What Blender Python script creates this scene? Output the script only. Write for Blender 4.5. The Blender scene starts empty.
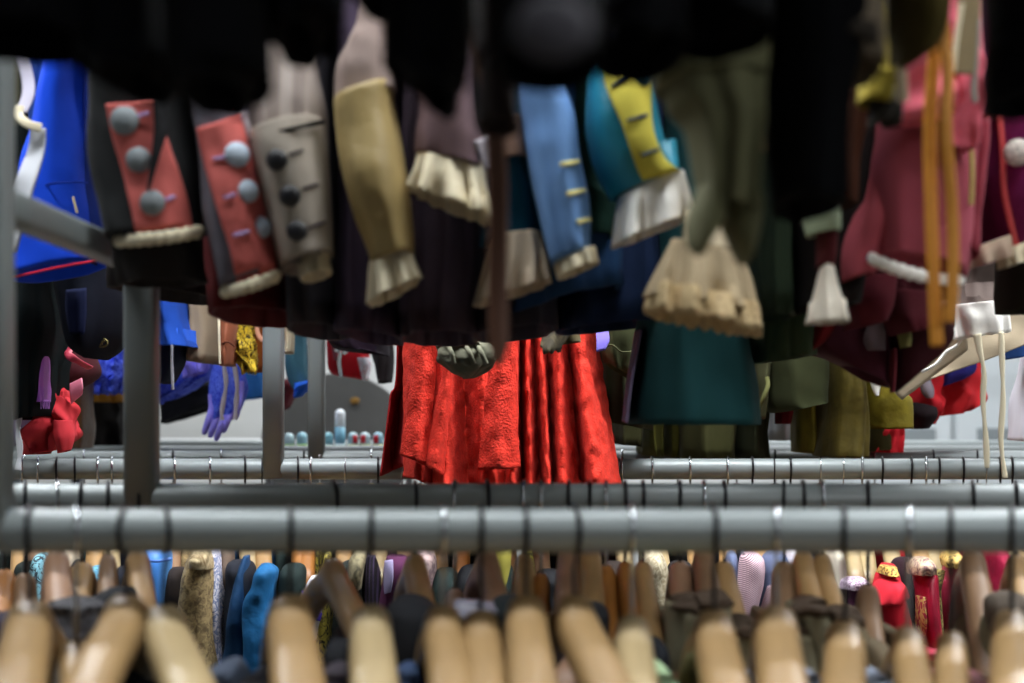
import bpy, bmesh, math, random
from mathutils import Vector, Matrix, noise
from mathutils.bvhtree import BVHTree
random.seed(7)
SC = bpy.context.scene
COL = SC.collection
F = 1394.0      # focal length in pixels of the 1024 px wide frame
CZ = 1.10       # camera height
Y0 = 415.0      # row of the horizon
PI = math.pi

def P(px, py, d):
    return Vector(((px-512)*d/F, d, CZ-(py-Y0)*d/F))

# ------------------------------------------------------------------ materials
UP = -330      # stands for: just under the upper rail
def upy(d): return Y0-.838*F/d

def lin(h):
    h = h.lstrip('#')
    r = []
    for i in (0, 2, 4):
        c = int(h[i:i+2], 16)/255
        r.append(c/12.92 if c <= .04045 else ((c+.055)/1.055)**2.4)
    return (r[0], r[1], r[2], 1)

_M = {}
def _base(name):
    m = bpy.data.materials.new(name); m.use_nodes = True
    nt = m.node_tree
    b = nt.nodes['Principled BSDF']
    tc = nt.nodes.new('ShaderNodeTexCoord')
    return m, nt, b, tc

def N(nt, t, **kw):
    n = nt.nodes.new(t)
    for k, v in kw.items():
        if k in n.inputs: n.inputs[k].default_value = v
        else: setattr(n, k, v)
    return n

def mixcol(nt, fac, a, b):
    m = N(nt, 'ShaderNodeMix', data_type='RGBA')
    if hasattr(fac, 'links'): nt.links.new(fac, m.inputs[0])
    else: m.inputs[0].default_value = fac
    for s, v in ((6, a), (7, b)):
        if hasattr(v, 'links'): nt.links.new(v, m.inputs[s])
        else: m.inputs[s].default_value = v
    return m.outputs[2]

def dark(c, k): return (c[0]*k, c[1]*k, c[2]*k, 1)

def cloth(h, rough=.88, var=.22, sheen=0.0, scale=28, weave=900, bump=.25, spec=.25):
    key = ('c', h, rough, var, sheen, scale, weave, bump)
    if key in _M: return _M[key]
    c = lin(h)
    m, nt, b, tc = _base('cloth_' + h.strip('#'))
    n = N(nt, 'ShaderNodeTexNoise', Scale=scale, Detail=4.0)
    nt.links.new(tc.outputs['Object'], n.inputs['Vector'])
    col = mixcol(nt, n.outputs['Fac'], dark(c, 1-var), (min(1, c[0]*(1+var)), min(1, c[1]*(1+var)), min(1, c[2]*(1+var)), 1))
    nt.links.new(col, b.inputs['Base Color'])
    b.inputs['Roughness'].default_value = rough
    b.inputs['Specular IOR Level'].default_value = spec
    if sheen:
        b.inputs['Sheen Weight'].default_value = sheen
        b.inputs['Sheen Roughness'].default_value = .35
        b.inputs['Sheen Tint'].default_value = (min(1, c[0]*2+.1), min(1, c[1]*2+.1), min(1, c[2]*2+.1), 1)
    w = N(nt, 'ShaderNodeTexNoise', Scale=weave, Detail=2.0)
    nt.links.new(tc.outputs['Object'], w.inputs['Vector'])
    bp = N(nt, 'ShaderNodeBump', Strength=bump, Distance=.002)
    nt.links.new(w.outputs['Fac'], bp.inputs['Height'])
    nt.links.new(bp.outputs['Normal'], b.inputs['Normal'])
    _M[key] = m
    return m

def satin(h, rough=.38, sheen=.3):
    return cloth(h, rough=rough, var=.15, sheen=sheen, weave=120, bump=.35, spec=.5)

def velvet(h):
    return cloth(h, rough=.75, var=.45, sheen=.15, scale=55, weave=70, bump=.9)

def two(h1, h2, kind, scale=60, rot=(0, 0, 0), lo=.45, hi=.55, rough=.8, dist=2.0, name='pattern'):
    """woven pattern of two colours: stripes, floral brocade, marl"""
    key = ('2', h1, h2, kind, scale, rot, lo, hi)
    if key in _M: return _M[key]
    m, nt, b, tc = _base(name + '_' + h1.strip('#'))
    mp = N(nt, 'ShaderNodeMapping'); mp.inputs['Rotation'].default_value = rot
    nt.links.new(tc.outputs['Object'], mp.inputs['Vector'])
    if kind == 'stripe':
        t = N(nt, 'ShaderNodeTexWave', Scale=scale, Distortion=.3)
        out = t.outputs['Fac']
    elif kind == 'flower':
        t = N(nt, 'ShaderNodeTexNoise', Scale=scale, Detail=3.0, Distortion=dist)
        out = t.outputs['Fac']
    else:
        t = N(nt, 'ShaderNodeTexVoronoi', Scale=scale)
        out = t.outputs['Distance']
    nt.links.new(mp.outputs['Vector'], t.inputs['Vector'])
    r = N(nt, 'ShaderNodeValToRGB')
    r.color_ramp.elements[0].position = lo; r.color_ramp.elements[0].color = lin(h1)
    r.color_ramp.elements[1].position = hi; r.color_ramp.elements[1].color = lin(h2)
    nt.links.new(out, r.inputs['Fac'])
    nt.links.new(r.outputs['Color'], b.inputs['Base Color'])
    b.inputs['Roughness'].default_value = rough
    bp = N(nt, 'ShaderNodeBump', Strength=.3, Distance=.002)
    nt.links.new(out, bp.inputs['Height']); nt.links.new(bp.outputs['Normal'], b.inputs['Normal'])
    _M[key] = m
    return m

def wood(h):
    key = ('w', h)
    if key in _M: return _M[key]
    c = lin(h)
    m, nt, b, tc = _base('wood_' + h.strip('#'))
    mp = N(nt, 'ShaderNodeMapping'); mp.inputs['Scale'].default_value = (60, 6, 60)
    nt.links.new(tc.outputs['Object'], mp.inputs['Vector'])
    n = N(nt, 'ShaderNodeTexNoise', Scale=1.0, Detail=4.0, Distortion=.6)
    nt.links.new(mp.outputs['Vector'], n.inputs['Vector'])
    nt.links.new(mixcol(nt, n.outputs['Fac'], dark(c, .75), dark(c, 1.2)), b.inputs['Base Color'])
    b.inputs['Roughness'].default_value = .42
    _M[key] = m
    return m

def paint(h, rough=.4, metal=0.0, var=.06, coat=0.0):
    key = ('p', h, rough, metal)
    if key in _M: return _M[key]
    c = lin(h)
    m, nt, b, tc = _base('paint_' + h.strip('#'))
    n = N(nt, 'ShaderNodeTexNoise', Scale=9.0, Detail=5.0)
    nt.links.new(tc.outputs['Object'], n.inputs['Vector'])
    nt.links.new(mixcol(nt, n.outputs['Fac'], dark(c, 1-var), dark(c, 1+var)), b.inputs['Base Color'])
    b.inputs['Roughness'].default_value = rough
    b.inputs['Metallic'].default_value = metal
    _M[key] = m
    return m

def clear(h, rough=.15, trans=.6):
    key = ('g', h, rough, trans)
    if key in _M: return _M[key]
    m, nt, b, tc = _base('clear_' + h.strip('#'))
    n = N(nt, 'ShaderNodeTexNoise', Scale=40.0)
    nt.links.new(tc.outputs['Object'], n.inputs['Vector'])
    c = lin(h)
    nt.links.new(mixcol(nt, n.outputs['Fac'], dark(c, .9), c), b.inputs['Base Color'])
    b.inputs['Roughness'].default_value = rough
    b.inputs['Transmission Weight'].default_value = trans
    _M[key] = m
    return m

# ------------------------------------------------------------------ objects
def thing(name, label, cat, loc=(0, 0, 0), group=None):
    o = bpy.data.objects.new(name, None)
    o.empty_display_size = .05
    COL.objects.link(o)
    o.location = loc
    tag(o, label, cat, group)
    return o

def tag(o, label, cat, group=None):
    o['label'] = label; o['category'] = cat
    if group: o['group'] = group
    return o

class Part:
    pass

def mk(name, verts, faces, mat, parent=None, smooth=True, origin=None, solid=0.0, label=None, fixn=True):
    """verts in world space; linked as ONE mesh object (child of parent, or with its origin at the base)"""
    if parent is not None:
        org = Vector(); q = parent
        while q is not None: org += q.location; q = q.parent
    elif origin is not None: org = Vector(origin)
    else:
        zs = min(v[2] for v in verts)
        org = Vector((sum(v[0] for v in verts)/len(verts), sum(v[1] for v in verts)/len(verts), zs))
    me = bpy.data.meshes.new(name)
    bm = bmesh.new()
    bv = [bm.verts.new(Vector(v)-org) for v in verts]
    for f in faces:
        try: bm.faces.new([bv[i] for i in f])
        except ValueError: pass
    if fixn: bmesh.ops.recalc_face_normals(bm, faces=bm.faces)
    for f in bm.faces: f.smooth = smooth
    bm.to_mesh(me); bm.free()
    me.materials.append(mat)
    o = bpy.data.objects.new(name, me)
    COL.objects.link(o)
    if parent is not None: o.parent = parent
    else: o.location = org
    if solid:
        s = o.modifiers.new('thickness', 'SOLIDIFY'); s.thickness = solid; s.offset = 0
    if label: o['label'] = label
    o_bvh[o.name] = BVHTree.FromPolygons([tuple(v) for v in verts], faces)
    return o
o_bvh = {}

def ray(objs, px, py):
    o = Vector((0, 0, CZ)); dr = (P(px, py, 1)-o).normalized()
    best = None
    for ob in (objs if isinstance(objs, (list, tuple)) else [objs]):
        h = o_bvh[ob.name].ray_cast(o, dr)
        if h[0] is not None and (best is None or h[3] < best[2]):
            n = h[1] if h[1].dot(dr) < 0 else -h[1]
            best = (h[0], n, h[3])
    return best

def cr(p0, p1, p2, p3, t):
    return tuple(.5*(2*b+(c-a)*t+(2*a-5*b+4*c-d)*t*t+(-a+3*b-3*c+d)*t**3) for a, b, c, d in zip(p0, p1, p2, p3))

def spline(pts, n):
    """Catmull-Rom through tuples, n points"""
    m = len(pts)
    if m == 1: return [pts[0]]*n
    out = []
    for i in range(n):
        u = i*(m-1)/(n-1); k = min(int(u), m-2); t = u-k
        out.append(cr(pts[max(k-1, 0)], pts[k], pts[k+1], pts[min(k+2, m-1)], t))
    return out

def loft(name, secs, mat, parent=None, n=40, sub=7, amp=0.0, k=8, ph=0.0, e=2.3, nz=.0035, nf=14, rim=True, scal=None,
         label=None, solo=None, growth=True, pinch=None):
    """a hollow tube of cloth through image-plane sections (xl,yl,xr,yr,d,halfdepth), top to bottom;
    folds of amplitude amp (fraction) and count k grow towards the hem; the hem is turned in"""
    secs = [tuple(map(float, s)) for s in secs]
    secs = [(s[0], upy(s[4]), s[2], upy(s[4]), s[4], s[5]) if s[1] <= UP*.97 else s for s in secs]
    rows = spline(secs, sub*(len(secs)-1)+1)
    verts = []; faces = []
    R = len(rows)
    seed = random.random()*50
    for i, (xl, yl, xr, yr, d, hd) in enumerate(rows):
        a = P(xl, yl, d); b = P(xr, yr, d); c = (a+b)/2; U = (b-a)/2
        w = (i/(R-1)) if growth else 1.0
        for j in range(n):
            t = 2*PI*j/n
            cs, sn = math.cos(t), math.sin(t)
            cc = math.copysign(abs(cs)**(2/e), cs); ss = math.copysign(abs(sn)**(2/e), sn)
            fold = amp*w*(math.sin(k*t+ph+.8*math.sin(2.1*t+seed))+.35*math.sin(2.3*k*t+seed))
            p = c+U*cc*(1+fold*.35)+Vector((0, hd*ss*(1+fold), 0))
            if amp: p.y += -fold*.5*U.length*(1 if sn < 0 else 0)
            q = p*nf+Vector((seed, 0, 0))
            p += Vector((noise.noise(q), noise.noise(q+Vector((9, 3, 1)))*1.3, 0))*nz*2
            p.y += noise.noise(Vector((p.x*30+p.z*9, p.y*20, p.z*34))*1.3+Vector((seed, 2, 0)))*nz*.75
            if scal and i == R-1: p.z -= scal[0]*d/F*abs(math.sin(scal[1]*t/2))
            verts.append(p)
    for i in range(R-1):
        for j in range(n):
            faces.append((i*n+j, i*n+(j+1) % n, (i+1)*n+(j+1) % n, (i+1)*n+j))
    # hem turned inward, then closed off inside the tube
    last = (R-1)*n
    cen = sum((verts[last+j] for j in range(n)), Vector())/n
    rise = min(.03, max(.004, (verts[0]-verts[last]).length*.35))
    base = len(verts)
    if rim:
        for j in range(n):
            v = verts[last+j]; verts.append(cen+(v-cen)*.9+Vector((0, 0, v.z-cen.z))*0)
        for j in range(n):
            v = verts[last+j]; verts.append(cen+(v-cen)*.82+Vector((0, 0, rise)))
        for r0, r1 in ((last, base), (base, base+n)):
            for j in range(n): faces.append((r0+j, r0+(j+1) % n, r1+(j+1) % n, r1+j))
        faces.append(tuple(base+n+j for j in range(n)))
    else:
        faces.append(tuple(last+j for j in range(n)))
    faces.append(tuple(reversed(range(n))))
    o = mk(name, verts, faces, mat, parent, label=label)
    if solo: tag(o, *solo)
    return o

def drape(name, rows, mat, parent=None, nu=60, nv=24, solid=.003, label=None, solo=None, nz=.003, nf=16, jag=0.0):
    """a sheet of cloth through rows of (px,py,d) points, each row with the same number of points"""
    rr = [spline([tuple(map(float, p)) for p in r], nu) for r in rows]
    cols = [spline([rr[i][j] for i in range(len(rr))], nv) for j in range(nu)]
    verts = []; faces = []
    seed = random.random()*40
    for j in range(nu):
        for i in range(nv):
            p = P(*cols[j][i])
            q = p*nf+Vector((seed, 0, 0))
            p += Vector((noise.noise(q)*.6, noise.noise(q+Vector((5, 2, 8)))*1.6, 0))*nz
            if jag and i == nv-1: p.z -= jag*abs(noise.noise(p*160))
            verts.append(p)
    for j in range(nu-1):
        for i in range(nv-1):
            faces.append((j*nv+i, (j+1)*nv+i, (j+1)*nv+i+1, j*nv+i+1))
    o = mk(name, verts, faces, mat, parent, solid=solid, label=label)
    if solo: tag(o, *solo)
    return o

def patch(name, L, R, mat, target, parent, off=.003, nu=14, nv=18, pleat=None, solid=.0025, label=None, dflt=None):
    """a facing sewn onto target: left and right edges in the image, laid on the surface"""
    Ls = spline([tuple(map(float, p)) for p in L], nv); Rs = spline([tuple(map(float, p)) for p in R], nv)
    grid = []
    for i in range(nv):
        row = []
        for j in range(nu):
            u = j/(nu-1)
            x = Ls[i][0]+(Rs[i][0]-Ls[i][0])*u; y = Ls[i][1]+(Rs[i][1]-Ls[i][1])*u
            h = ray(target, x, y)
            o = off
            if pleat: o += pleat[1]*(.5+.5*math.sin(2*PI*pleat[0]*u))*(.4+.6*i/(nv-1))
            row.append([x, y, (h[0].y-o) if h else None])
        grid.append(row)
    known = [c[2] for r in grid for c in r if c[2] is not None]
    mean = sum(known)/len(known) if known else dflt
    verts = []; faces = []
    for i in range(nv):
        for j in range(nu):
            c = grid[i][j]
            if c[2] is None:
                best = None
                for jj in range(nu):
                    if grid[i][jj][2] is not None and (best is None or abs(jj-j) < best[0]): best = (abs(jj-j), grid[i][jj][2]+.002*abs(jj-j))
                d = best[1] if best else mean
            else: d = c[2]
            verts.append(P(c[0], c[1], d))
    for i in range(nv-1):
        for j in range(nu-1):
            faces.append((i*nu+j, i*nu+j+1, (i+1)*nu+j+1, (i+1)*nu+j))
    return mk(name, verts, faces, mat, parent, solid=solid, label=label)

def sweep(name, pts, w, h, mat, parent=None, n=10, side=Vector((1, 0, 0)), samples=40, label=None, solo=None, e=2.0, taper=None, smooth=True):
    """a strap / cord / tube along world points, half sizes w (along side) and h"""
    ps = [Vector(p) for p in spline([tuple(p) for p in pts], samples)]
    verts = []; faces = []
    for i, p in enumerate(ps):
        t = (ps[min(i+1, len(ps)-1)]-ps[max(i-1, 0)]).normalized()
        s = side-t*side.dot(t)
        s = s.normalized() if s.length > 1e-4 else Vector((0, 1, 0))
        u = t.cross(s).normalized()
        k = taper(i/(len(ps)-1)) if taper else 1
        for j in range(n):
            a = 2*PI*j/n
            ca, sa = math.cos(a), math.sin(a)
            verts.append(p+s*math.copysign(abs(ca)**(2/e), ca)*w*k+u*math.copysign(abs(sa)**(2/e), sa)*h*k)
    for i in range(len(ps)-1):
        for j in range(n): faces.append((i*n+j, i*n+(j+1) % n, (i+1)*n+(j+1) % n, (i+1)*n+j))
    faces.append(tuple(reversed(range(n)))); faces.append(tuple((len(ps)-1)*n+j for j in range(n)))
    o = mk(name, verts, faces, mat, parent, label=label, smooth=smooth)
    if solo: tag(o, *solo)
    return o

def pixsweep(name, pts, w, h, mat, parent=None, **kw):
    return sweep(name, [P(*p) for p in pts], w, h, mat, parent, **kw)

def button(px, py, r, target, mat, parent, name='button', thick=.45, label=None):
    """a domed covered button facing out of the cloth"""
    h = ray(target, px, py)
    loc, nrm = (h[0], h[1]) if h else (P(px, py, 1.28), Vector((0, -1, 0)))
    nrm = (nrm*.5+Vector((0, -.7, 0))).normalized()
    R = 1.12*r*loc.y/F
    prof = [(0, 0), (.8, 0), (1, .12), (1, .28), (.93, .5), (.75, .75), (.45, .93), (0, 1)]
    n = 20
    q = Vector((0, 0, 1)).rotation_difference(nrm)
    verts = []; faces = []
    for (a, b) in prof[1:-1]:
        for j in range(n):
            t = 2*PI*j/n
            verts.append(loc+q @ Vector((a*R*math.cos(t), a*R*math.sin(t), b*R*thick*1.6)))
    m = len(prof)-2
    for i in range(m-1):
        for j in range(n): faces.append((i*n+j, i*n+(j+1) % n, (i+1)*n+(j+1) % n, (i+1)*n+j))
    verts.append(loc+q @ Vector((0, 0, R*thick*1.62)))
    for j in range(n): faces.append(((m-1)*n+j, (m-1)*n+(j+1) % n, len(verts)-1))
    faces.append(tuple(reversed(range(n))))
    return mk(name, verts, faces, mat, parent, label=label)

def stitch(p0, p1, w, target, mat, parent, name='buttonhole', label=None):
    """an embroidered buttonhole lying on the cloth"""
    pts = []
    for i in range(7):
        u = i/6
        x = p0[0]+(p1[0]-p0[0])*u; y = p0[1]+(p1[1]-p0[1])*u
        h = ray(target, x, y)
        d = (h[0].y if h else 1.28)-.003
        pts.append(P(x, y, d))
    ww = w*pts[0].y/F
    return sweep(name, pts, ww*.3, ww*.55, mat, parent, n=8, side=Vector((0, 1, 0)), samples=14, label=label)

def ordn(i):
    W = ['first', 'second', 'third', 'fourth', 'fifth', 'sixth', 'seventh', 'eighth', 'ninth', 'tenth', 'eleventh', 'twelfth', 'thirteenth',
         'fourteenth', 'fifteenth', 'sixteenth', 'seventeenth', 'eighteenth', 'nineteenth', 'twentieth']
    T = ['', '', 'twenty', 'thirty', 'forty', 'fifty']
    if i < 20: return W[i]
    n = i+1
    if n % 10 == 0: return {30: 'thirtieth', 40: 'fortieth', 50: 'fiftieth'}[n]
    return T[n//10]+'-'+W[n % 10-1]

def edge_beads(name, p0, p1, d, hd, r, count, mat, parent, sag=0.0):
    """beaded or pleated edging sewn along the front of a hem"""
    pts = []
    for i in range(41):
        u = i/40
        dd = d-hd*math.sqrt(max(0, 1-(2*u-1)**2*.96))
        pts.append(P(p0[0]+(p1[0]-p0[0])*u, p0[1]+(p1[1]-p0[1])*u+sag*4*u*(1-u), dd))
    rr = r*d/F
    return sweep(name, pts, rr, rr*.7, mat, parent, side=Vector((0, 0, 1)), n=12, samples=max(60, count*10), taper=lambda u: .80+.28*abs(math.sin(PI*u*count)))
# ------------------------------------------------------------------ the room
def boxmesh(name, x0, x1, y0, y1, z0, z1, mat, parent=None, bev=0.0, solo=None, kind=None, label=None):
    v = [Vector((x, y, z)) for x in (x0, x1) for y in (y0, y1) for z in (z0, z1)]
    f = [(0, 1, 3, 2), (4, 6, 7, 5), (0, 4, 5, 1), (2, 3, 7, 6), (0, 2, 6, 4), (1, 5, 7, 3)]
    o = mk(name, v, f, mat, parent, smooth=False, label=label)
    if bev:
        b = o.modifiers.new('bevel', 'BEVEL'); b.width = bev; b.segments = 3
    if solo: tag(o, *solo)
    if kind: o['kind'] = kind
    return o

M_WALL = paint('#c9cac8', rough=.8, var=.04)
M_FLOOR = paint('#6d6a66', rough=.6, var=.12)
boxmesh('floor', -4, 4, -2.5, 6.9, -.1, 0, M_FLOOR, kind='structure')
boxmesh('ceiling', -4, 4, -2.5, 6.9, 3.0, 3.1, M_WALL, kind='structure')
boxmesh('wall_back', -4, 4, 6.7, 6.8, 0, 3.0, M_WALL, kind='structure')
boxmesh('wall_left', -4.1, -4, -2.5, 6.8, 0, 3.0, M_WALL, kind='structure')
boxmesh('wall_right', 4, 4.1, -2.5, 6.8, 0, 3.0, M_WALL, kind='structure')

# ------------------------------------------------------------------ racks of painted tube
M_RAIL = paint('#7c8383', rough=.42, metal=.1, var=.05)
RZ = CZ-.088; RR = .017; UZ = CZ+.86

def tubeX(name, x0, x1, y, z, r, parent, n=28):
    pts = [(x0, y, z), ((x0+x1)/2, y, z), (x1, y, z)]
    return sweep(name, pts, r, r, M_RAIL, parent, n=n, side=Vector((0, 1, 0)), samples=6)

def post(x, y, z0, z1, parent, w=.0165):
    o = sweep('post', [(x, y, z0), (x, y, (z0+z1)/2), (x, y, z1)], w, w, M_RAIL, parent, n=28, side=Vector((1, 0, 0)), samples=5, e=5.0)
    return o

def rack(label, d1, d2, x0, x1, px, ends, cz=.163):
    r = thing('garment_rack', label, 'rack', (x0, d1, 0))
    for d in (d1, d2):
        tubeX('rail', x0, x1, d, RZ, RR, r)
        tubeX('rail', x0, x1, d, UZ, RR, r)
    for (x, d) in px:
        post(x, d-.002, RZ-.014, UZ, r)
    for x in ends:
        for d in (d1, d2): post(x, d, 0, UZ, r)
        sweep('foot', [(x, d1-.17, .02), (x, (d1+d2)/2, .02), (x, d2+.17, .02)], .018, .018, M_RAIL, r, n=16)
    if px:
        x = px[0][0]
        for z in (CZ+cz, UZ-.03):
            sweep('crossbar', [(x, d1+.01, z), (x, (d1+d2)/2, z), (x, d2-.01, z)], .0135, .0135, M_RAIL, r, n=24, samples=6, e=4.0)
    return r

DA1, DA2, DB1, DB2 = 1.06, 1.45, 2.27, 2.77
rack('front grey tubular garment rack with two thick blurred rails crossing the picture', DA1, DA2, -1.1, 1.3, [(-.397, DA1), (-.3845, DA2)], (-1.1, 1.3))
rk = COL.objects['garment_rack']
tubeX('rail', -1.1, 1.3, .72, UZ, RR, rk)
for xx in (-1.1, 1.3):
    sweep('bracket_arm', [(xx, .70, UZ), (xx, .9, UZ), (xx, DA1, UZ)], .014, .014, M_RAIL, rk, n=16, samples=5)
rack('second grey garment rack whose brighter rail runs behind the red skirt', DB1, DB2, -1.5, 1.7, [(-.388, DB1), (-.388, DB2)], (-1.5, 1.7), cz=.75)
rack('farthest grey garment rack, a thin blurred rail near the pale lockers', 3.25, 3.95, -1.5, 2.4, [], (-1.5, 2.4))

# ------------------------------------------------------------------ far background
M_LOCK = paint('#c4cacd', rough=.5, var=.03)
M_VENT = paint('#7e8588', rough=.6)
def locker(x0, x1, lab):
    t = thing('locker', lab, 'locker', ((x0+x1)/2, 6.2, 0))
    boxmesh('cabinet_body', x0, x1, 5.9, 6.5, 0.0, 2.1, M_LOCK, t, bev=.006)
    dr = boxmesh('door', x0+.012, x1-.012, 5.88, 5.897, .12, 2.08, M_LOCK, t, bev=.004)
    boxmesh('vent_panel', x0+.09, x1-.08, 5.872, 5.879, .88, 1.045, M_VENT, dr, bev=.002)
    boxmesh('handle', x1-.05, x1-.03, 5.86, 5.879, 1.2, 1.35, M_VENT, dr, bev=.004)
for k, lab in enumerate(['pale grey locker at the far wall, leftmost of the three', 'pale grey locker at the far wall, between two others',
                         'pale grey locker at the far wall, rightmost of the three']):
    locker(1.45+k*.42, 1.45+k*.42+.415, lab)

def worldtube(px0, px1, py, d, r, mat, name, solo):
    a = P(px0, py, d); b = P(px1, py, d)
    return sweep(name, [a, (a+b)/2, b], r, r, mat, None, n=16, side=Vector((0, 1, 0)), samples=5, solo=solo)

# pale table far left with a blue folded cloth on it
tt = thing('table', 'pale grey table behind the racks on the left side', 'table', (P(215, 430, 4.6).x, 4.7, 0))
ztop = P(0, 441, 4.6).z
xa, xb = P(20, 0, 4.6).x, P(300, 0, 4.6).x
boxmesh('tabletop', xa, xb, 4.35, 5.1, ztop-.03, ztop, paint('#b9babb', .5), tt, bev=.006)
for sx in (xa+.05, xb-.05):
    for sy in (4.4, 5.05):
        boxmesh('leg', sx-.02, sx+.02, sy-.02, sy+.02, 0, ztop-.03, paint('#55585c', .5), tt, bev=.004)

# grey round board with a row of small capsules in front of it
bc = P(337, 445, 4.25); br = 72*4.25/F
v = []; f = []; n = 72
for yy in (0, .022):
    for j in range(n):
        a = 2*PI*j/n
        v.append(bc+Vector((br*1.06*math.cos(a), yy, br*math.sin(a))))
f.append(tuple(range(n))); f.append(tuple(range(2*n-1, n-1, -1)))
for j in range(n): f.append((j, (j+1) % n, n+(j+1) % n, n+j))
dt = thing('round_board', 'large grey round board standing behind the row of small bottles', 'board', bc+Vector((0, .01, -br)))
bo = mk('disc', v, f, paint('#4c4c4a', .6, var=.3), dt, smooth=False)
bo.modifiers.new('bevel', 'BEVEL').width = .004
boxmesh('stand', bc.x-.02, bc.x+.02, 4.275, 4.3, 0, bc.z, paint('#6a6a6a', .6), dt, bev=.003)
sp = P(355, 402, 4.24)
sweep('paint_dab', [sp+Vector((-.012, 0, 0)), sp+Vector((0, -.003, .006)), sp+Vector((.012, 0, .002))], .009, .003, paint('#8a6420', .6), dt, n=10, side=Vector((0, 0, 1)), samples=10, label='small ochre dab of paint')

# shelf carrying the capsules
sz = P(0, 448, 3.35).z
sh = thing('shelf_plank', 'narrow grey shelf plank under the row of small bottles', 'shelf', (P(335, 0, 3.35).x, 3.4, sz-.6))
boxmesh('plank', P(262, 0, 3.35).x, P(412, 0, 3.35).x, 3.31, 3.47, sz-.02, sz, paint('#84898d', .4), sh, bev=.003)
for xx in (266, 408):
    boxmesh('bracket', P(xx, 0, 3.35).x-.008, P(xx, 0, 3.35).x+.008, 3.38, 3.4, 0, sz-.02, paint('#84898d', .4), sh, bev=.002)

def capsule(px, top, cols, lab):
    """small round-topped bottle: coloured base band, body, cap"""
    d = 3.36; s = d/F
    x = P(px, 0, d).x; h = (448-top)*s; r = 5*s*1.05
    t = thing('small_bottle', lab, 'bottle', (x, d, sz), 'small bottles in front of the grey round board')
    def ring(z0, z1, mat, nm, dome=False, half=None):
        prof = [(r*.9, z0), (r, z0+.0015), (r, z1-.001)]
        if dome: prof = [(r, z0), (r, z1-r)] + [(r*math.cos(a), z1-r+r*math.sin(a)) for a in (.35, .7, 1.05, 1.35)]
        m = 24; vv = []; ff = []
        for (a, b) in prof:
            for j in range(m):
                q = 2*PI*j/m
                vv.append(Vector((x+a*math.cos(q), d+a*math.sin(q), sz+b)))
        for i in range(len(prof)-1):
            for j in range(m): ff.append((i*m+j, i*m+(j+1) % m, (i+1)*m+(j+1) % m, (i+1)*m+j))
        ff.append(tuple(reversed(range(m)))); ff.append(tuple((len(prof)-1)*m+j for j in range(m)))
        mk(nm, vv, ff, mat, t)
    ring(0, h*.26 if h < .05 else .011, paint(cols[0], .4), 'base_band')
    if len(cols) == 4:
        ring(.011, h*.55, paint(cols[1], .3), 'body'); ring(h*.55, h, paint(cols[2], .3), 'cap', True)
    else:
        ring(h*.26, h, paint(cols[1], .3), 'body', True)
        if len(cols) == 3:
            # red label wrapped round part of the front
            vv = []; ff = []; m = 10
            a0, a1 = (-1.5, -.5) if px < 360 else (-2.4, -1.4)
            for zz in (h*.3, h*.45, h*.6, h*.8):
                for j in range(m):
                    q = a0+(a1-a0)*j/(m-1)
                    rr = r+.0006 if zz < h-r else r*1.02
                    vv.append(Vector((x+rr*math.cos(q), d+rr*math.sin(q), sz+zz)))
            for i in range(3):
                for j in range(m-1): ff.append((i*m+j, i*m+j+1, (i+1)*m+j+1, (i+1)*m+j))
            mk('red_label', vv, ff, paint(cols[2], .4), t, solid=.001)
capsule(289, 433, ('#a6e06a', '#c9e6ea'), 'small pale bottle with lime base, leftmost of the row')
capsule(302, 432, ('#a0dd60', '#a9dbe8'), 'small sky blue bottle with lime base left of the grey post')
capsule(328, 432, ('#cdeedd', '#8fcdda'), 'small pale aqua bottle just right of the grey post')
capsule(340, 409, ('#d8f4f4', '#7fb9d0', '#f4fbff', ''), 'tall white-capped pale blue bottle standing highest in the row')
capsule(353, 432, ('#e6f0b8', '#bfe2ea', '#c81f2c'), 'small bottle with a red right half beside the tall white one')
capsule(365, 432, ('#e3eca0', '#cfe6ea', '#d0202c'), 'small bottle with a red middle, second from the row end')
capsule(378, 432, ('#e8eeb0', '#9fcfe0', '#c9222c'), 'small bottle with a red left half, nearest the red skirt')

# clear clip hanging on a thread
cl = thing('clear_clip', 'clear plastic clip dangling above the grey round board', 'clip', P(340, 377, 2.9))
pixsweep('stem', [(341, 352, 2.9), (339, 360, 2.9), (340, 370, 2.9), (341, 377, 2.9)], .004, .003, clear('#e8f0f4'), cl, n=10, samples=16)
pixsweep('clasp', [(336, 352, 2.9), (338, 349, 2.9), (343, 349, 2.9), (346, 354, 2.9)], .005, .004, clear('#e8f0f4'), cl, n=10, samples=16)
pixsweep('thread', [(340, 352, 2.9), (340, 300, 2.9), (340, 200, 2.9), (340, -20, 2.9)], .0008, .0008, clear('#e8f0f4'), cl, n=6)

# ------------------------------------------------------------------ camera, light
cam = bpy.data.cameras.new('camera'); co = bpy.data.objects.new('camera', cam)
COL.objects.link(co); SC.camera = co
co.location = (0, 0, CZ); co.rotation_euler = (PI/2, 0, 0)
cam.sensor_width = 36; cam.lens = F*36/1024
cam.shift_y = (Y0-341.5)/1024
cam.clip_start = .05
cam.dof.use_dof = True; cam.dof.focus_distance = 2.1; cam.dof.aperture_fstop = 3.6

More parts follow.
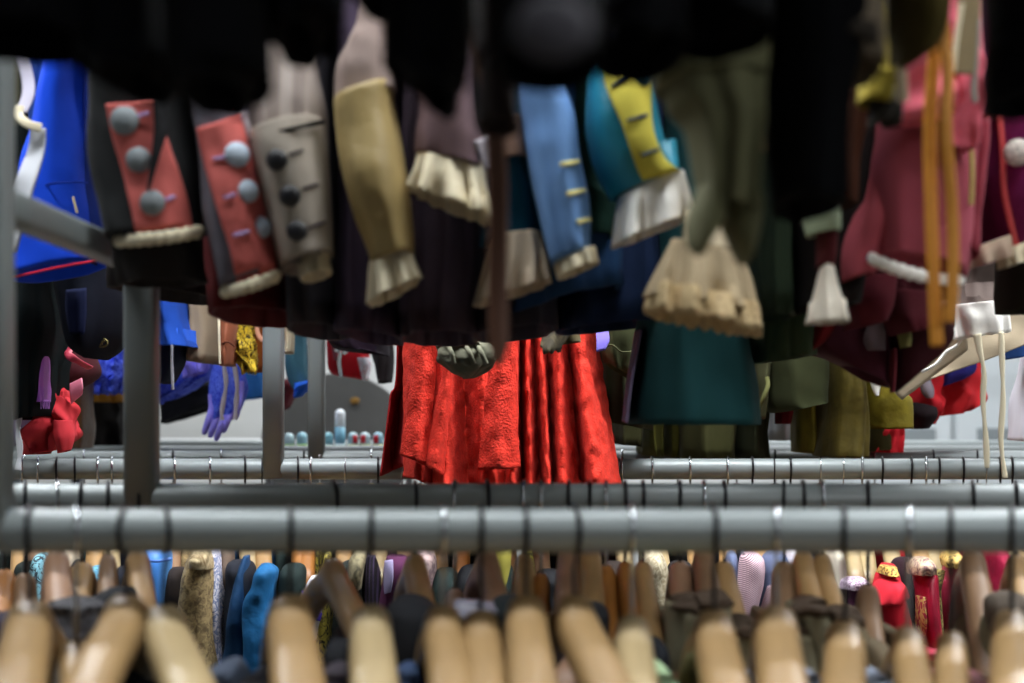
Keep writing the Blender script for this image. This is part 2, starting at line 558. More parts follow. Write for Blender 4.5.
def area(x, y, z, sx, sy, power, col, rx=0.0, rz=0.0):
    l = bpy.data.lights.new('fluorescent_or_fill_light', 'AREA'); l.shape = 'RECTANGLE'; l.size = sx; l.size_y = sy
    l.energy = power; l.color = col
    o = bpy.data.objects.new('fluorescent_or_fill_light', l); COL.objects.link(o)
    o.location = (x, y, z); o.rotation_euler = (rx, 0, rz)
    return o
W = (.93, .97, 1.0)
area(.2, .99, 2.34, 2.6, .12, 40, W)          # added lamp, no fixture, set low to angle light onto the cuffs
area(.25, 1.83, 2.36, 2.8, .07, 104, W)         # tube over the aisle in front of the red skirt
area(.1, 3.25, 2.6, 3.6, .2, 36, W)
area(.3, 5.0, 2.95, 4.0, .4, 85, W)
area(1.1, -.9, 2.1, 1.6, .3, 13, W, rx=math.radians(50))  # added fill light, unseen, tilted to brighten the hanger fronts
wd = bpy.data.worlds.new('world'); SC.world = wd; wd.use_nodes = True
wd.node_tree.nodes['Background'].inputs[0].default_value = (.55, .6, .65, 1)
wd.node_tree.nodes['Background'].inputs[1].default_value = .06
SC.view_settings.view_transform = 'Standard'; SC.view_settings.look = 'None'
SC.view_settings.gamma = 1; SC.view_settings.use_curve_mapping = False
SC.view_settings.exposure = 0.45
# ------------------------------------------------------------------ wooden hangers
M_CHROME = paint('#b8bcc0', .22, 1.0); M_BLACK = paint('#16161a', .35, .4)

def hanger_body_mesh(h):
    verts = []; faces = []; n = 18; S = 45
    for i in range(S):
        s = -1+2*i/(S-1)
        y = .215*s; a = abs(s)
        z = -.088*a**1.35-.002
        x = .004*s*s
        hw = .0150+.0035*a**.8; hh = .0165-.004*a
        if a > .93: k = math.sqrt(max(.02, 1-((a-.93)/.07)**2)); hw *= k; hh *= k
        if a < .12: hh *= 1+.35*(1-a/.12); z += .004*(1-a/.12)
        for j in range(n):
            t = 2*PI*j/n
            c, q = math.cos(t), math.sin(t)
            verts.append((x+hw*math.copysign(abs(c)**.8, c), y, z-.016+hh*math.copysign(abs(q)**.8, q)))
    for i in range(S-1):
        for j in range(n): faces.append((i*n+j, i*n+(j+1) % n, (i+1)*n+(j+1) % n, (i+1)*n+j))
    faces.append(tuple(reversed(range(n)))); faces.append(tuple((S-1)*n+j for j in range(n)))
    me = bpy.data.meshes.new('wooden_body'); me.from_pydata(verts, [], faces)
    for p in me.polygons: p.use_smooth = True
    bm = bmesh.new(); bm.from_mesh(me); bmesh.ops.recalc_face_normals(bm, faces=bm.faces); bm.to_mesh(me); bm.free()
    me.materials.append(wood(h))
    return me

def hook_mesh(drop, mat, thin=False):
    """wire hook over the rail; origin at the rail's centre, stem running down to z=-drop"""
    r = .0011 if thin else .0019
    R = RR+r+.0004
    pts = [(0, 0, -drop-.01), (0, 0, -drop+.008), (0, -.001, -R-.010), (0, -.008, -R-.003)]
    for k in range(0, 13):
        a = math.radians(-115-k*17.5)
        pts.append((0, R*math.cos(a), R*math.sin(a)))
    ps = [Vector(p) for p in spline(pts, 46)]
    verts = []; faces = []; n = 8
    for i, p in enumerate(ps):
        t = (ps[min(i+1, len(ps)-1)]-ps[max(i-1, 0)]).normalized()
        s = Vector((1, 0, 0)); u = t.cross(s).normalized()
        for j in range(n):
            a = 2*PI*j/n; verts.append(tuple(p+s*math.cos(a)*r+u*math.sin(a)*r))
    for i in range(len(ps)-1):
        for j in range(n): faces.append((i*n+j, i*n+(j+1) % n, (i+1)*n+(j+1) % n, (i+1)*n+j))
    faces.append(tuple(reversed(range(n)))); faces.append(tuple((len(ps)-1)*n+j for j in range(n)))
    me = bpy.data.meshes.new('hook'); me.from_pydata(verts, [], faces)
    for p in me.polygons: p.use_smooth = True
    me.materials.append(mat)
    return me

TONES = {'pale': '#8c7049', 'tan': '#a07d50', 'brown': '#7f6146', 'amber': '#9a632a', 'rosy': '#9a755a', 'cream': '#9c8863'}  # lamp brightness offset in the colours: pale and cream darkened, the others lightened
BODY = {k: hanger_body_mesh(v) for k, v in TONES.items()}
HOOK = {}
protoE = bpy.data.objects.new('wooden_hanger', None); protoE.empty_display_size = .05
protoB = {k: bpy.data.objects.new('wooden_body', m) for k, m in BODY.items()}
protoH = {}
def hook_proto(dm, chrome, thin):
    k = (dm, chrome, thin)
    if k not in protoH:
        protoH[k] = bpy.data.objects.new('hook', hook_mesh(dm/1000, M_CHROME if chrome else M_BLACK, thin))
    return protoH[k]

ROWS = {'front': [], 'second': [], 'third': [], 'rear': []}
def hanger(row, d, px, tone, topy=None, yaw=0.0, ws=1.0, chrome=False, thin=False, note=''):
    drop = .056 if topy is None else min(.105, max(.042, (CZ-(topy-Y0)*d/F-RZ)*-1))
    dm = int(round(drop*1000/4)*4)
    o = protoE.copy(); COL.objects.link(o)
    x0 = P(px, 0, d).x
    o.location = (x0, d, RZ); o.rotation_euler = (0, 0, math.radians(yaw*(.95 if abs(yaw) >= 14 else .55))-.85*math.atan2(x0, d))
    b = protoB[tone].copy(); COL.objects.link(b); b.parent = o
    b.location = (0, 0, -dm/1000); b.scale = (ws*(.82 if row == 'second' else .92), 1, 1)
    h = hook_proto(dm, chrome, thin).copy(); COL.objects.link(h); h.parent = o
    ROWS[row].append((px, o, tone, chrome, yaw, note))
    return o

# front rail: tops read from the photograph
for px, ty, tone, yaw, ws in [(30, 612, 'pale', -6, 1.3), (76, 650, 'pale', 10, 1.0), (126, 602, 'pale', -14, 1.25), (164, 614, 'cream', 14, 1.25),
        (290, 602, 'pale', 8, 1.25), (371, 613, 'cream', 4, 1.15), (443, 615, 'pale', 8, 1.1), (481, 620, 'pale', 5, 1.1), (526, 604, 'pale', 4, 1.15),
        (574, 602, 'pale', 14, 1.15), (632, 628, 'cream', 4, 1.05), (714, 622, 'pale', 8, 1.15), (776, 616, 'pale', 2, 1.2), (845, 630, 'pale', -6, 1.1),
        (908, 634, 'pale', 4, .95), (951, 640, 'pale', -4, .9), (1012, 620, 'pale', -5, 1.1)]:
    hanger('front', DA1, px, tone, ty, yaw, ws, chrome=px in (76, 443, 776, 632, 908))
# second rail
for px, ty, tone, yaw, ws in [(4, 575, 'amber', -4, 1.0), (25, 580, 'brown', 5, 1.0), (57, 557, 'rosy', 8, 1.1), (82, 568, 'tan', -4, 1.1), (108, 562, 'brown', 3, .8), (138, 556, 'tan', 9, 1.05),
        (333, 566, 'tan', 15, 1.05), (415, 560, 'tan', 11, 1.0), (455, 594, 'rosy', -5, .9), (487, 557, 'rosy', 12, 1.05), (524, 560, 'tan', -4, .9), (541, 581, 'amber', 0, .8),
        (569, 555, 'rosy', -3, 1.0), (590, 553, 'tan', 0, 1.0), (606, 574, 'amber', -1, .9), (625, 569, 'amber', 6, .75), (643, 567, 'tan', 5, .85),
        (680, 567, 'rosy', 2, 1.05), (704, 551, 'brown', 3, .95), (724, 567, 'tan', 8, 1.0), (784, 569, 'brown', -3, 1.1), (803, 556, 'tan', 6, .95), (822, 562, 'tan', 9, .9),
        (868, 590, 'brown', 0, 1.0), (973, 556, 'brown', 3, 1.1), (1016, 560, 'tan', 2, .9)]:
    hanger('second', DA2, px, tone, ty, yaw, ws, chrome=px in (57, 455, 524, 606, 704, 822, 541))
# third rail (behind the red skirt): hooks read from the photograph
for px, tone, yaw, chrome, thin in [(22, 'tan', 2, True, False), (38, 'brown', 0, True, False), (57, 'tan', -3, False, False), (75, 'cream', 3, False, False), (98, 'tan', 0, True, False), (112, 'cream', 3, True, False),
        (150, 'tan', 0, True, False), (175, 'brown', 0, True, False), (210, 'tan', 5, True, False), (245, 'cream', 5, False, False), (262, 'tan', 3, False, True), (298, 'amber', 3, False, False), (311, 'amber', -3, True, False),
        (345, 'tan', 0, True, True), (378, 'cream', 2, False, False), (402, 'brown', 4, True, True), (437, 'tan', 2, True, False), (465, 'amber', -4, True, False), (505, 'tan', 3, True, False),
        (540, 'brown', 0, True, False), (578, 'tan', 0, True, False), (622, 'cream', 0, True, False), (652, 'cream', 6, True, False), (690, 'tan', 3, True, False), (728, 'tan', -4, True, False),
        (752, 'tan', 8, False, False), (774, 'cream', 4, False, True), (790, 'tan', 8, False, False), (820, 'cream', 5, True, True), (843, 'cream', 5, True, True), (862, 'cream', 0, True, False), (882, 'cream', 5, False, False),
        (911, 'tan', 5, False, False), (926, 'cream', 0, True, False), (939, 'cream', 4, False, False), (963, 'tan', 5, False, False), (986, 'tan', 4, True, True), (1000, 'cream', 3, False, False), (1012, 'pale', 4, False, False)]:
    hanger('third', DB1, px, tone, None, yaw, .8, chrome=chrome, thin=thin)
# fourth rail: only hooks and slivers of wood show
for k in range(20):
    px = 28+k*50+random.uniform(-9, 9)
    if 270 < px < 300: px += 34
    hanger('rear', DB2, px, random.choice(['tan', 'cream', 'pale']), None, random.uniform(-5, 5), .8, chrome=random.random() < .7)

NAMES = {'front': 'on the front rail', 'second': 'on the second rail', 'third': 'on the third rail', 'rear': 'on the fourth rail'}
ADJ = {'pale': 'pale', 'tan': 'tan', 'brown': 'dull brown', 'amber': 'amber', 'rosy': 'rosy brown', 'cream': 'cream'}
for r, lst in ROWS.items():
    lst.sort(key=lambda q: q[0])
    for i, (px, o, tone, chrome, yaw, note) in enumerate(lst):
        tag(o, '%s hanger with %s hook, %s from left %s' % (ADJ[tone], 'steel' if chrome else 'black', ordn(i), NAMES[r]), 'hanger',
            {'front': 'hangers on the front rail', 'second': 'hangers on the second rail', 'third': 'hangers on the third rail', 'rear': 'hangers on the fourth rail'}[r])

# ------------------------------------------------------------------ clothes on the lower hangers
def ringloft(name, rings, mat, parent, n=44, sub=6, amp=0.0, k=9, label=None, nz=.004, e=2.4):
    """upright tube of cloth: rings (cx, z, halfx, cy, halfy)"""
    secs = []
    rows = spline([tuple(map(float, r)) for r in rings], sub*(len(rings)-1)+1)
    verts = []; faces = []; sd = random.random()*60; R = len(rows)
    for i, (cx, z, hx, cy, hy) in enumerate(rows):
        w = i/(R-1)
        for j in range(n):
            t = 2*PI*j/n; c, s = math.cos(t), math.sin(t)
            f = 1+amp*w*math.sin(k*t+sd+.9*math.sin(2*t))
            p = Vector((cx+hx*f*math.copysign(abs(c)**(2/e), c), cy+hy*(1+(f-1)*.4)*math.copysign(abs(s)**(2/e), s), z))
            q = p*15+Vector((sd, 0, 0))
            p += Vector((noise.noise(q), noise.noise(q+Vector((4, 4, 9))), .5*noise.noise(q+Vector((1, 8, 2)))))*nz
            verts.append(p)
    for i in range(R-1):
        for j in range(n): faces.append((i*n+j, i*n+(j+1) % n, (i+1)*n+(j+1) % n, (i+1)*n+j))
    faces.append(tuple(reversed(range(n)))); faces.append(tuple((R-1)*n+j for j in range(n)))
    return mk(name, verts, faces, mat, parent, label=label)

def lower(px, d, w, mat, label, cat='coat', name='hung_coat', neck=.10, top=.20, sleeve=None, smat=None, length=.72, group=None, collar=None, amp=.12, sleeve_d=None):
    """a garment on a lower hanger: body from the neck opening over the shoulders; near sleeve traced in the image"""
    x = P(px, 0, d).x; hw = w*d/F/2
    t = thing(name, label, cat, (x, d, CZ-top-length), group)
    LOW.append((d, x, hw*(.75 if d == DA1 else .72 if d == DA2 else 1.0), t, mat, neck+(.04 if d == DA2 else 0), top+(.05 if d == DA2 else 0), length, amp))
    if sleeve:
        sd = sleeve_d or d-.2
        secs = [(xl, y, xr, y+(xr-xl)*.0, sd, hd) for (xl, xr, y, hd) in sleeve]
        loft('sleeve', secs, smat or mat, t, n=36, sub=6, amp=.05, k=5)
    if collar:
        ringloft('collar', [(x, CZ-top+.052, hw*.8, d, neck+.022), (x, CZ-top+.045, hw*1.05, d, neck+.035), (x, CZ-top+.012, hw*1.12, d, neck+.05), (x, CZ-top+.0, hw*.9, d, neck+.05)],
                 collar, t, n=36, sub=4)
    return t

LOW = []
def low_bodies():
    for dd in sorted({q[0] for q in LOW}):
        row = sorted([q for q in LOW if q[0] == dd], key=lambda q: q[1])
        for i, (d, x, hw, t, mat, neck, top, length, amp) in enumerate(row):
            l = x-hw if i == 0 else max(x-hw*1.0, (row[i-1][1]+x)/2+.001)
            r = x+hw if i == len(row)-1 else min(x+hw*1.0, (row[i+1][1]+x)/2-.001)
            cx = (l+r)/2; h = (r-l)/2*.93
            dy, k = (0, 1.0) if d == DA1 else (.045, .78)     # the bodies hang behind the near sleeves
            cy = d+dy
            ringloft('body', [(cx, CZ-top+.030, h*.55, cy, neck*k), (cx, CZ-top+.024, h*.8, cy, (neck+.03)*k), (cx, CZ-top-.005, h*.95, cy, .175*k), (cx, CZ-top-.06, h, cy, .20*k),
                              (cx, CZ-top-.3, h, cy, .205*k), (cx, CZ-top-length, h, cy, .21*k)], mat, t, amp=amp*.4, nz=.0015)

def slv(x, w, y0, lean=0.0, grow=1.15, hd=.045):
    """default silhouette of a hanging sleeve head: rounded shoulder, then straight down"""
    return [(x-w*.22, x+w*.22, y0, hd*.35), (x-w*.40+lean*6, x+w*.40+lean*6, y0+5, hd*.8), (x-w*.5+lean*20, x+w*.5+lean*20, y0+22, hd),
            (x-w*.5*grow+lean*80, x+w*.5*grow+lean*80, y0+85, hd), (x-w*.5*grow+lean*160, x+w*.5*grow+lean*160, y0+240, hd)]

BLK = cloth('#191a1e', var=.3); CHAR = cloth('#2c2b2f'); SLATE = cloth('#4a5363')
KHAKI = cloth('#7d7760', var=.3)
# --- front rail
for px, w, mat, lab, neck in [
        (98, 48, BLK, 'black coat behind the pale hangers at lower left', .12), (205, 60, SLATE, 'slate grey garment between hangers at the bottom left', .10),
        (255, 60, CHAR, 'charcoal coat with rounded shoulders left of the front centre', .08), (327, 62, cloth('#4b454c'), 'dusky mauve grey coat low beside the pale centre hanger', .08),
        (400, 54, cloth('#3f5272'), 'muted blue coat whose shoulder curves behind a cream hanger', .08),
        (602, 46, satin('#2d4ec8'), 'bright blue garment low between two front hangers', .09), (668, 40, cloth('#a9c49a'), 'pale green garment low right of the cream hanger', .09),
        (745, 70, cloth('#8b93a4'), 'pale grey blue garment at the bottom right of centre', .07), (812, 60, cloth('#8d94a6'), 'light slate garment below the khaki coats', .07),
        (880, 64, cloth('#858fa0'), 'grey blue garment under the red robes', .07), (982, 60, satin('#8b4a58'), 'dull rose garment at the bottom right corner', .07)]:
    lower(px, DA1, w, mat, lab, neck=neck, top=.232)
# --- second rail
lower(15, DA2, 40, cloth('#2a2430'), 'dark plum coat at the left edge under the amber hanger', sleeve=slv(10, 34, 612), sleeve_d=1.27)
t = lower(92, DA2, 56, cloth('#1b1a20'), 'black coat with a shaggy dark fur collar on the left', neck=.09, sleeve=slv(78, 40, 606, hd=.05), sleeve_d=1.27)
fur = two('#0c0b0e', '#57545a', 'flower', 60, lo=.4, hi=.7, dist=4.0, name='fur')
loft('fur_collar', [(62, 598, 92, 598, 1.24, .02), (54, 604, 100, 606, 1.24, .035), (52, 622, 104, 626, 1.24, .04), (60, 648, 100, 650, 1.24, .03)], fur, t, nz=.006, nf=60)
lower(118, DA2, 40, BLK, 'black coat behind the pale hanger pair on the left', neck=.08, sleeve=slv(115, 34, 588), sleeve_d=1.30)
lower(345, DA2, 40, BLK, 'black coat on the wide open tan hanger', neck=.13, sleeve=slv(340, 30, 640), sleeve_d=1.26)
lower(412, DA2, 62, cloth('#141519', var=.4), 'black coat on the tan hanger left of centre', neck=.085, sleeve=[(398, 418, 596, .02), (391, 432, 604, .05), (386, 444, 622, .06), (382, 450, 690, .06), (378, 452, 800, .06)], sleeve_d=1.30)
t = lower(465, DA2, 40, cloth('#15201f'), 'black green garment below a grey gathered ribbon', neck=.10, sleeve=slv(462, 36, 625), sleeve_d=1.27)
loft('grey_ribbon', [(458, 602, 470, 600, 1.25, .01), (456, 608, 492, 604, 1.25, .02), (458, 616, 496, 612, 1.25, .02), (462, 622, 480, 620, 1.25, .012)], satin('#6e6c78'), t, nz=.006, nf=70)
lower(508, DA2, 44, cloth('#10181a'), 'black velvet coat between two centre hangers', neck=.09, sleeve=slv(508, 40, 597), sleeve_d=1.28)
lower(592, DA2, 46, BLK, 'black jacket below the tan hanger pair at centre right', neck=.10, sleeve=slv(592, 34, 603), sleeve_d=1.28)
lower(650, DA2, 34, cloth('#171a20'), 'black vest below the slim tan hanger', neck=.13, sleeve=slv(652, 26, 638, lean=.1), sleeve_d=1.25)
def khaki(px, yb, lean, lab, hangx):
    t = lower(hangx, DA2, 44, KHAKI, lab, neck=.10, sleeve=[(px-12, px+12, yb, .02), (px-17, px+17, yb+6, .045), (px-17+lean*2, px+18+lean*2, yb+22, .05), (px-19+lean*7, px+20+lean*7, yb+80, .05), (px-20+lean*14, px+20+lean*14, yb+220, .05)], sleeve_d=1.30)
    band = cloth('#4a3c30', var=.4)
    loft('dark_neckband', [(px-3, yb-7, px+3, yb-7, 1.30, .006), (px-11, yb-4, px+12, yb-4, 1.29, .02), (px-16, yb+1, px+17, yb+2, 1.285, .032), (px-16, yb+7, px+18, yb+9, 1.285, .032), (px-12, yb+11, px+14, yb+13, 1.285, .024)], band, t, nz=.006, nf=60, amp=.08, k=7)
khaki(686, 600, .5, 'olive brown coat with a dark neckband below the rosy hanger', 680)
khaki(711, 596, .8, 'khaki coat with a dark neckband, behind the olive brown one', 706)
khaki(737, 622, .8, 'khaki coat with a dark neckband left of the striped jackets', 728)
khaki(794, 622, .6, 'khaki coat with a dark neckband under the brown hanger', 786)
khaki(808, 602, 2.4, 'light khaki coat leaning right with a chocolate neckband', 803)
khaki(842, 612, 1.8, 'greyish khaki coat with a twisted dark neckband by the plum velvet', 828)
t = lower(1012, DA2, 44, KHAKI, 'khaki coat with a dark frilled collar at the right edge', sleeve=slv(1010, 44, 612), sleeve_d=1.28)
loft('frill', [(996, 596, 1018, 592, 1.27, .02), (990, 606, 1030, 600, 1.27, .04), (992, 630, 1034, 624, 1.27, .04), (1000, 642, 1026, 640, 1.27, .02)], cloth('#5a5046', var=.4), t, amp=.2, k=9)
lower(886, DA2, 30, cloth('#6d604c'), 'dull brown coat on the hanger left of the red robe', neck=.14, sleeve=slv(872, 30, 640), sleeve_d=1.25)

# --- third rail, in focus
def sharp(px, sil, mat, lab, cat='jacket', name='hung_jacket', bw=None, sd=2.06, **kw):
    return lower(px, DB1, bw or 26, mat, lab, cat=cat, name=name, sleeve=sil, sleeve_d=sd, neck=.09, **kw)
DK = ['#1c2320', '#23202a', '#1a1d26', '#2a211d', '#1d2a28', '#17181c']
darks = [(30, DK[0], 'very dark green coat at the far left of the third rail'), (66, DK[1], 'black violet coat left of the white strip'), (126, DK[2], 'midnight coat just left of the light blue sleeve'),
         (178, DK[3], 'dark brown coat between light blue sleeve and beige brocade'), (240, DK[2], 'dark coat between the beige brocade and blue velvet'), (292, DK[4], 'bottle green coat right of the blue velvet sleeve'),
         (352, DK[0], 'dark olive coat behind the wide open hanger'), (445, DK[4], 'deep green coat in the middle of the third rail'), (470, DK[5], 'black coat behind the steel hanger stem'),
         (500, DK[4], 'dark green velvet coat beside the yellow-green panel'), (550, DK[5], 'black coat behind the amber hanger'), (585, DK[1], 'dark violet coat behind the tan hanger pair'), (612, DK[3], 'dark brown coat behind the slim amber hangers'),
         (682, DK[5], 'black coat right of the cream speckled wrap'), (712, DK[1], 'black violet coat left of the striped jackets'), (816, DK[3], 'dark taupe coat left of the plum velvet'), (905, '#2b1820', 'wine black coat between the red robes'), (965, DK[3], 'dark brown coat left of the crimson velvet')]
for px, c, lab in darks:
    sharp(px, slv(px, 30, 556+random.uniform(0, 14)), cloth(c, var=.35), lab, bw=30)
lace1 = two('#1f2a33', '#7fb6c4', 'flower', 50, lo=.42, hi=.5, dist=3.0, name='lace')
sharp(45, slv(42, 18, 553), lace1, 'pale aqua garment with dark lace, far left', sd=2.04, bw=18)
sharp(97, slv(95, 17, 566), two('#233038', '#5fa3c0', 'flower', 60, lo=.42, hi=.5, dist=3.0), 'sky blue garment with dark lace right of the white strip', bw=16, sd=2.05)
sharp(71, [(65, 77, 545, .02), (65, 78, 556, .03), (66, 76, 580, .03), (68, 72, 620, .02), (68, 72, 700, .02)], cloth('#d9c6ac'), 'narrow cream sleeve tapering down at the left', bw=12)
t = sharp(158, [(150, 168, 543, .02), (146, 171, 556, .04), (148, 170, 575, .045), (151, 168, 600, .04), (152, 171, 625, .04), (156, 178, 680, .04), (158, 184, 760, .04)], satin('#4a8fe0', rough=.42), 'light blue satin gown with a gathered sleeve', cat='gown', name='satin_gown', bw=22, sd=2.02)
pixsweep('gathering_band', [(146, 559, 1.975), (152, 561, 1.968), (160, 561, 1.968), (171, 559, 1.975)], .0022, .002, satin('#4f7fd8'), t, side=Vector((0, 0, 1)), n=8, samples=14)
t = sharp(200, [(194, 208, 548, .02), (188, 212, 560, .04), (182, 214, 585, .05), (176, 216, 620, .05), (172, 220, 690, .05), (170, 222, 780, .05)], two('#6d5a3c', '#b39a6a', 'flower', 120, lo=.35, hi=.65, dist=1.0, name='brocade'), 'beige brown brocade coat with a dense floral weave', bw=30, sd=2.03)
loft('cream_collar', [(193, 549, 209, 550, 2.0, .015), (190, 557, 210, 559, 2.0, .035), (189, 566, 211, 568, 2.0, .03)], two('#8a7450', '#d8c49a', 'flower', 50, lo=.4, hi=.6), t)
sharp(217, [(210, 219, 549, .02), (209, 222, 560, .03), (211, 224, 600, .035), (213, 226, 640, .035), (214, 229, 780, .035)], two('#7c86a8', '#d9d3d8', 'flower', 70, lo=.42, hi=.6, dist=3.0, name='lace'), 'white and lilac floral lace jacket beside the beige brocade', bw=14, sd=2.05)
sharp(228, [(222, 231, 545, .015), (221, 232, 560, .03), (222, 230, 640, .03), (222, 230, 760, .03)], cloth('#7d6a5c'), 'plain taupe jacket right of the floral lace', bw=12, sd=2.08)
BV = velvet('#155a8c'); BV2 = velvet('#10395e')
sharp(243, [(243, 249, 556, .015), (238, 250, 572, .03), (231, 250, 600, .05), (226, 250, 640, .05), (220, 252, 700, .05), (216, 252, 780, .05)], BV2, 'deep blue velvet coat, left of the two blue velvets', bw=28, sd=2.05)
t = sharp(264, [(261, 272, 564, .018), (256, 278, 571, .045), (254, 277, 585, .05), (247, 276, 600, .055), (244, 276, 640, .055), (240, 278, 700, .055), (236, 278, 780, .055)], BV, 'bright blue velvet coat with a rounded shoulder on a pale hanger', bw=30, sd=2.03)
t = sharp(312, [(311, 323, 576, .015), (306, 324, 584, .03), (304, 322, 596, .035), (303, 319, 612, .035), (308, 317, 628, .03), (309, 316, 640, .02)], cloth('#d8d6d8'), 'white shirt with purple bands on an amber hanger', cat='shirt', name='hung_shirt', bw=14, sd=2.02)
sh_ = [o for o in t.children if o.name.startswith('sleeve')]
for (a, b) in ((593, 601), (611, 619)):
    patch('purple_band', [(302, a-2), (304, b)], [(322, a+2), (320, b+2)], cloth('#5a43a8'), sh_, t, nu=12, nv=5, off=.002, dflt=1.99)
sharp(325, slv(326, 9, 552, hd=.02), two('#3a3212', '#c9b64a', 'flower', 60, lo=.4, hi=.55, name='brocade'), 'gold and black sequinned trim garment near the amber hanger', bw=10, sd=2.06)
t = sharp(358, [(358, 370, 550, .02), (351, 369, 560, .04), (350, 366, 575, .045), (349, 364, 587, .04)], two('#4c4632', '#8b8060', 'flower', 46, lo=.4, hi=.6, name='lace'), 'olive lace cap sleeve gown left of the plum jacket', cat='gown', name='lace_gown', bw=20, sd=2.02)
sharp(374, [(370, 378, 556, .02), (366, 382, 575, .03), (362, 381, 620, .035), (358, 380, 700, .035), (356, 380, 780, .035)], two('#1a1622', '#57486c', 'stripe', 60, lo=.6, hi=.75), 'black gown with thin violet stripes beside the olive lace', cat='gown', name='striped_gown', bw=18, sd=2.05)
t = sharp(392, [(386, 404, 556, .025), (384, 411, 566, .045), (382, 408, 590, .05), (378, 402, 615, .045), (372, 398, 660, .045), (368, 396, 760, .045)], cloth('#4a1f3f', var=.35), 'plum jacket with a pale lilac ribbon down the sleeve', bw=24, sd=2.03)
patch('lilac_ribbon', [(385, 561), (384, 580), (385, 594)], [(393, 560), (393, 578), (391, 592)], cloth('#8f86a6'), [o for o in t.children if o.name.startswith('sleeve')], t, nu=8, nv=12, off=.003)
sharp(424, slv(425, 24, 549, lean=-.1), two('#6a5558', '#a58d8a', 'flower', 50, name='lace'), 'dusty rose lace dress behind the tan hanger', cat='dress', name='lace_dress', bw=20, sd=2.05)
sharp(503, [(497, 511, 540, .02), (496, 512, 560, .03), (496, 509, 590, .03), (497, 506, 620, .02), (497, 505, 700, .02)], cloth('#9c9340'), 'yellow-green cotton garment strip between centre hangers', bw=12, sd=2.05)
sharp(532, slv(530, 10, 548, hd=.02), two('#26250f', '#a9a53c', 'flower', 60), 'black and lime garment sliver by the steel hook', bw=10, sd=2.07)
sharp(655, [(644, 660, 548, .03), (642, 667, 560, .05), (646, 669, 580, .05), (652, 668, 615, .05), (656, 671, 650, .045), (660, 674, 690, .045), (660, 674, 780, .045)], two('#8f7f63', '#cbbfa2', 'flower', 90, lo=.35, hi=.65, name='tweed'), 'cream speckled wrap hanging between the tan hangers', cat='wrap', name='cream_wrap', bw=22, sd=2.02)
PS = two('#c9a9b2', '#3a2a3a', 'stripe', 150, rot=(0, .9, 0), lo=.62, hi=.8, name='stripes')
PS2 = two('#c9a9b2', '#3a2a3a', 'stripe', 150, rot=(0, -.9, 0), lo=.62, hi=.8, name='stripes')
DEN = cloth('#5b6480')
t = sharp(744, [(744, 758, 553, .02), (740, 761, 560, .045), (738, 760, 580, .05), (740, 756, 605, .05), (745, 754, 630, .045), (752, 757, 645, .02)], PS2, 'pink jacket with fine dark diagonal stripes, left of the pair', bw=24, sd=2.02)
t = sharp(764, [(768, 782, 551, .02), (762, 785, 562, .045), (758, 786, 580, .05), (755, 784, 620, .05), (752, 780, 680, .05), (750, 780, 780, .05)], DEN, 'denim blue jacket with a pink striped lower sleeve', bw=26, sd=2.03)
patch('striped_facing', [(768, 586), (762, 605), (757, 630), (754, 655)], [(778, 584), (774, 600), (767, 625), (760, 650)], PS, [o for o in t.children if o.name.startswith('sleeve')], t, nu=10, nv=16, off=.004)
sharp(733, slv(731, 12, 551), DEN, 'slate blue jacket sliver left of the pink stripes', bw=12, sd=2.06)
sharp(790, slv(791, 14, 549), cloth('#d8d0d6'), 'white blouse behind the brown hanger', cat='blouse', name='hung_blouse', bw=14, sd=2.05)
sharp(833, slv(834, 16, 545), cloth('#cfc6b4'), 'ivory blouse behind the khaki coats', cat='blouse', name='hung_blouse', bw=14, sd=2.06)
t = sharp(855, [(851, 861, 577, .015), (845, 868, 583, .04), (843, 867, 600, .05), (845, 865, 630, .05), (842, 866, 690, .05), (842, 866, 780, .05)], velvet('#4d1b3c'), 'plum velvet jacket with lilac lace round the shoulder', bw=24, sd=2.03)
loft('lace_edging', [(850, 577, 863, 577, 2.0, .012), (844, 581, 868, 582, 2.0, .03), (842, 588, 868, 590, 2.0, .03)], two('#7d6478', '#c3b0c0', 'voronoi', 300, name='lace'), t, amp=.08, k=16)
t = sharp(888, [(883, 893, 564, .02), (880, 897, 575, .045), (877, 900, 590, .05), (874, 906, 610, .06), (884, 912, 650, .06), (888, 918, 700, .06), (890, 920, 780, .06)], cloth('#c01a2c', var=.25), 'scarlet robe with a gold collar band on a cream hanger', cat='robe', name='scarlet_robe', bw=32, sd=2.02)
loft('gold_band', [(882, 566, 894, 566, 1.985, .02), (881, 574, 895, 574, 1.985, .035)], two('#6b4a1c', '#c9a14c', 'voronoi', 260), t)
loft('rolled_collar', [(880, 580, 899, 578, 1.98, .03), (875, 588, 902, 584, 1.98, .05), (871, 602, 905, 594, 1.98, .05), (878, 604, 900, 596, 1.98, .04)], cloth('#b81c2b'), t, amp=.12, k=7)
RS = satin('#a81636', rough=.4)
t = sharp(922, [(914, 930, 566, .025), (913, 933, 576, .045), (914, 932, 600, .05), (918, 934, 630, .05), (922, 940, 660, .05), (922, 944, 720, .05), (922, 944, 790, .05)], RS, 'crimson satin gown with gold appliqué and lace shoulder', cat='gown', name='crimson_gown', bw=28, sd=2.02)
t['label'] = 'crimson satin gown with gold trim and a lace shoulder'
loft('lace_shoulder', [(914, 558, 928, 557, 1.99, .02), (909, 565, 932, 563, 1.99, .04), (909, 574, 933, 572, 1.99, .035)], two('#6a4a4a', '#b8a084', 'flower', 80, lo=.4, hi=.6), t, amp=.08, k=11)
slx = [o for o in t.children if o.name.startswith('sleeve')]
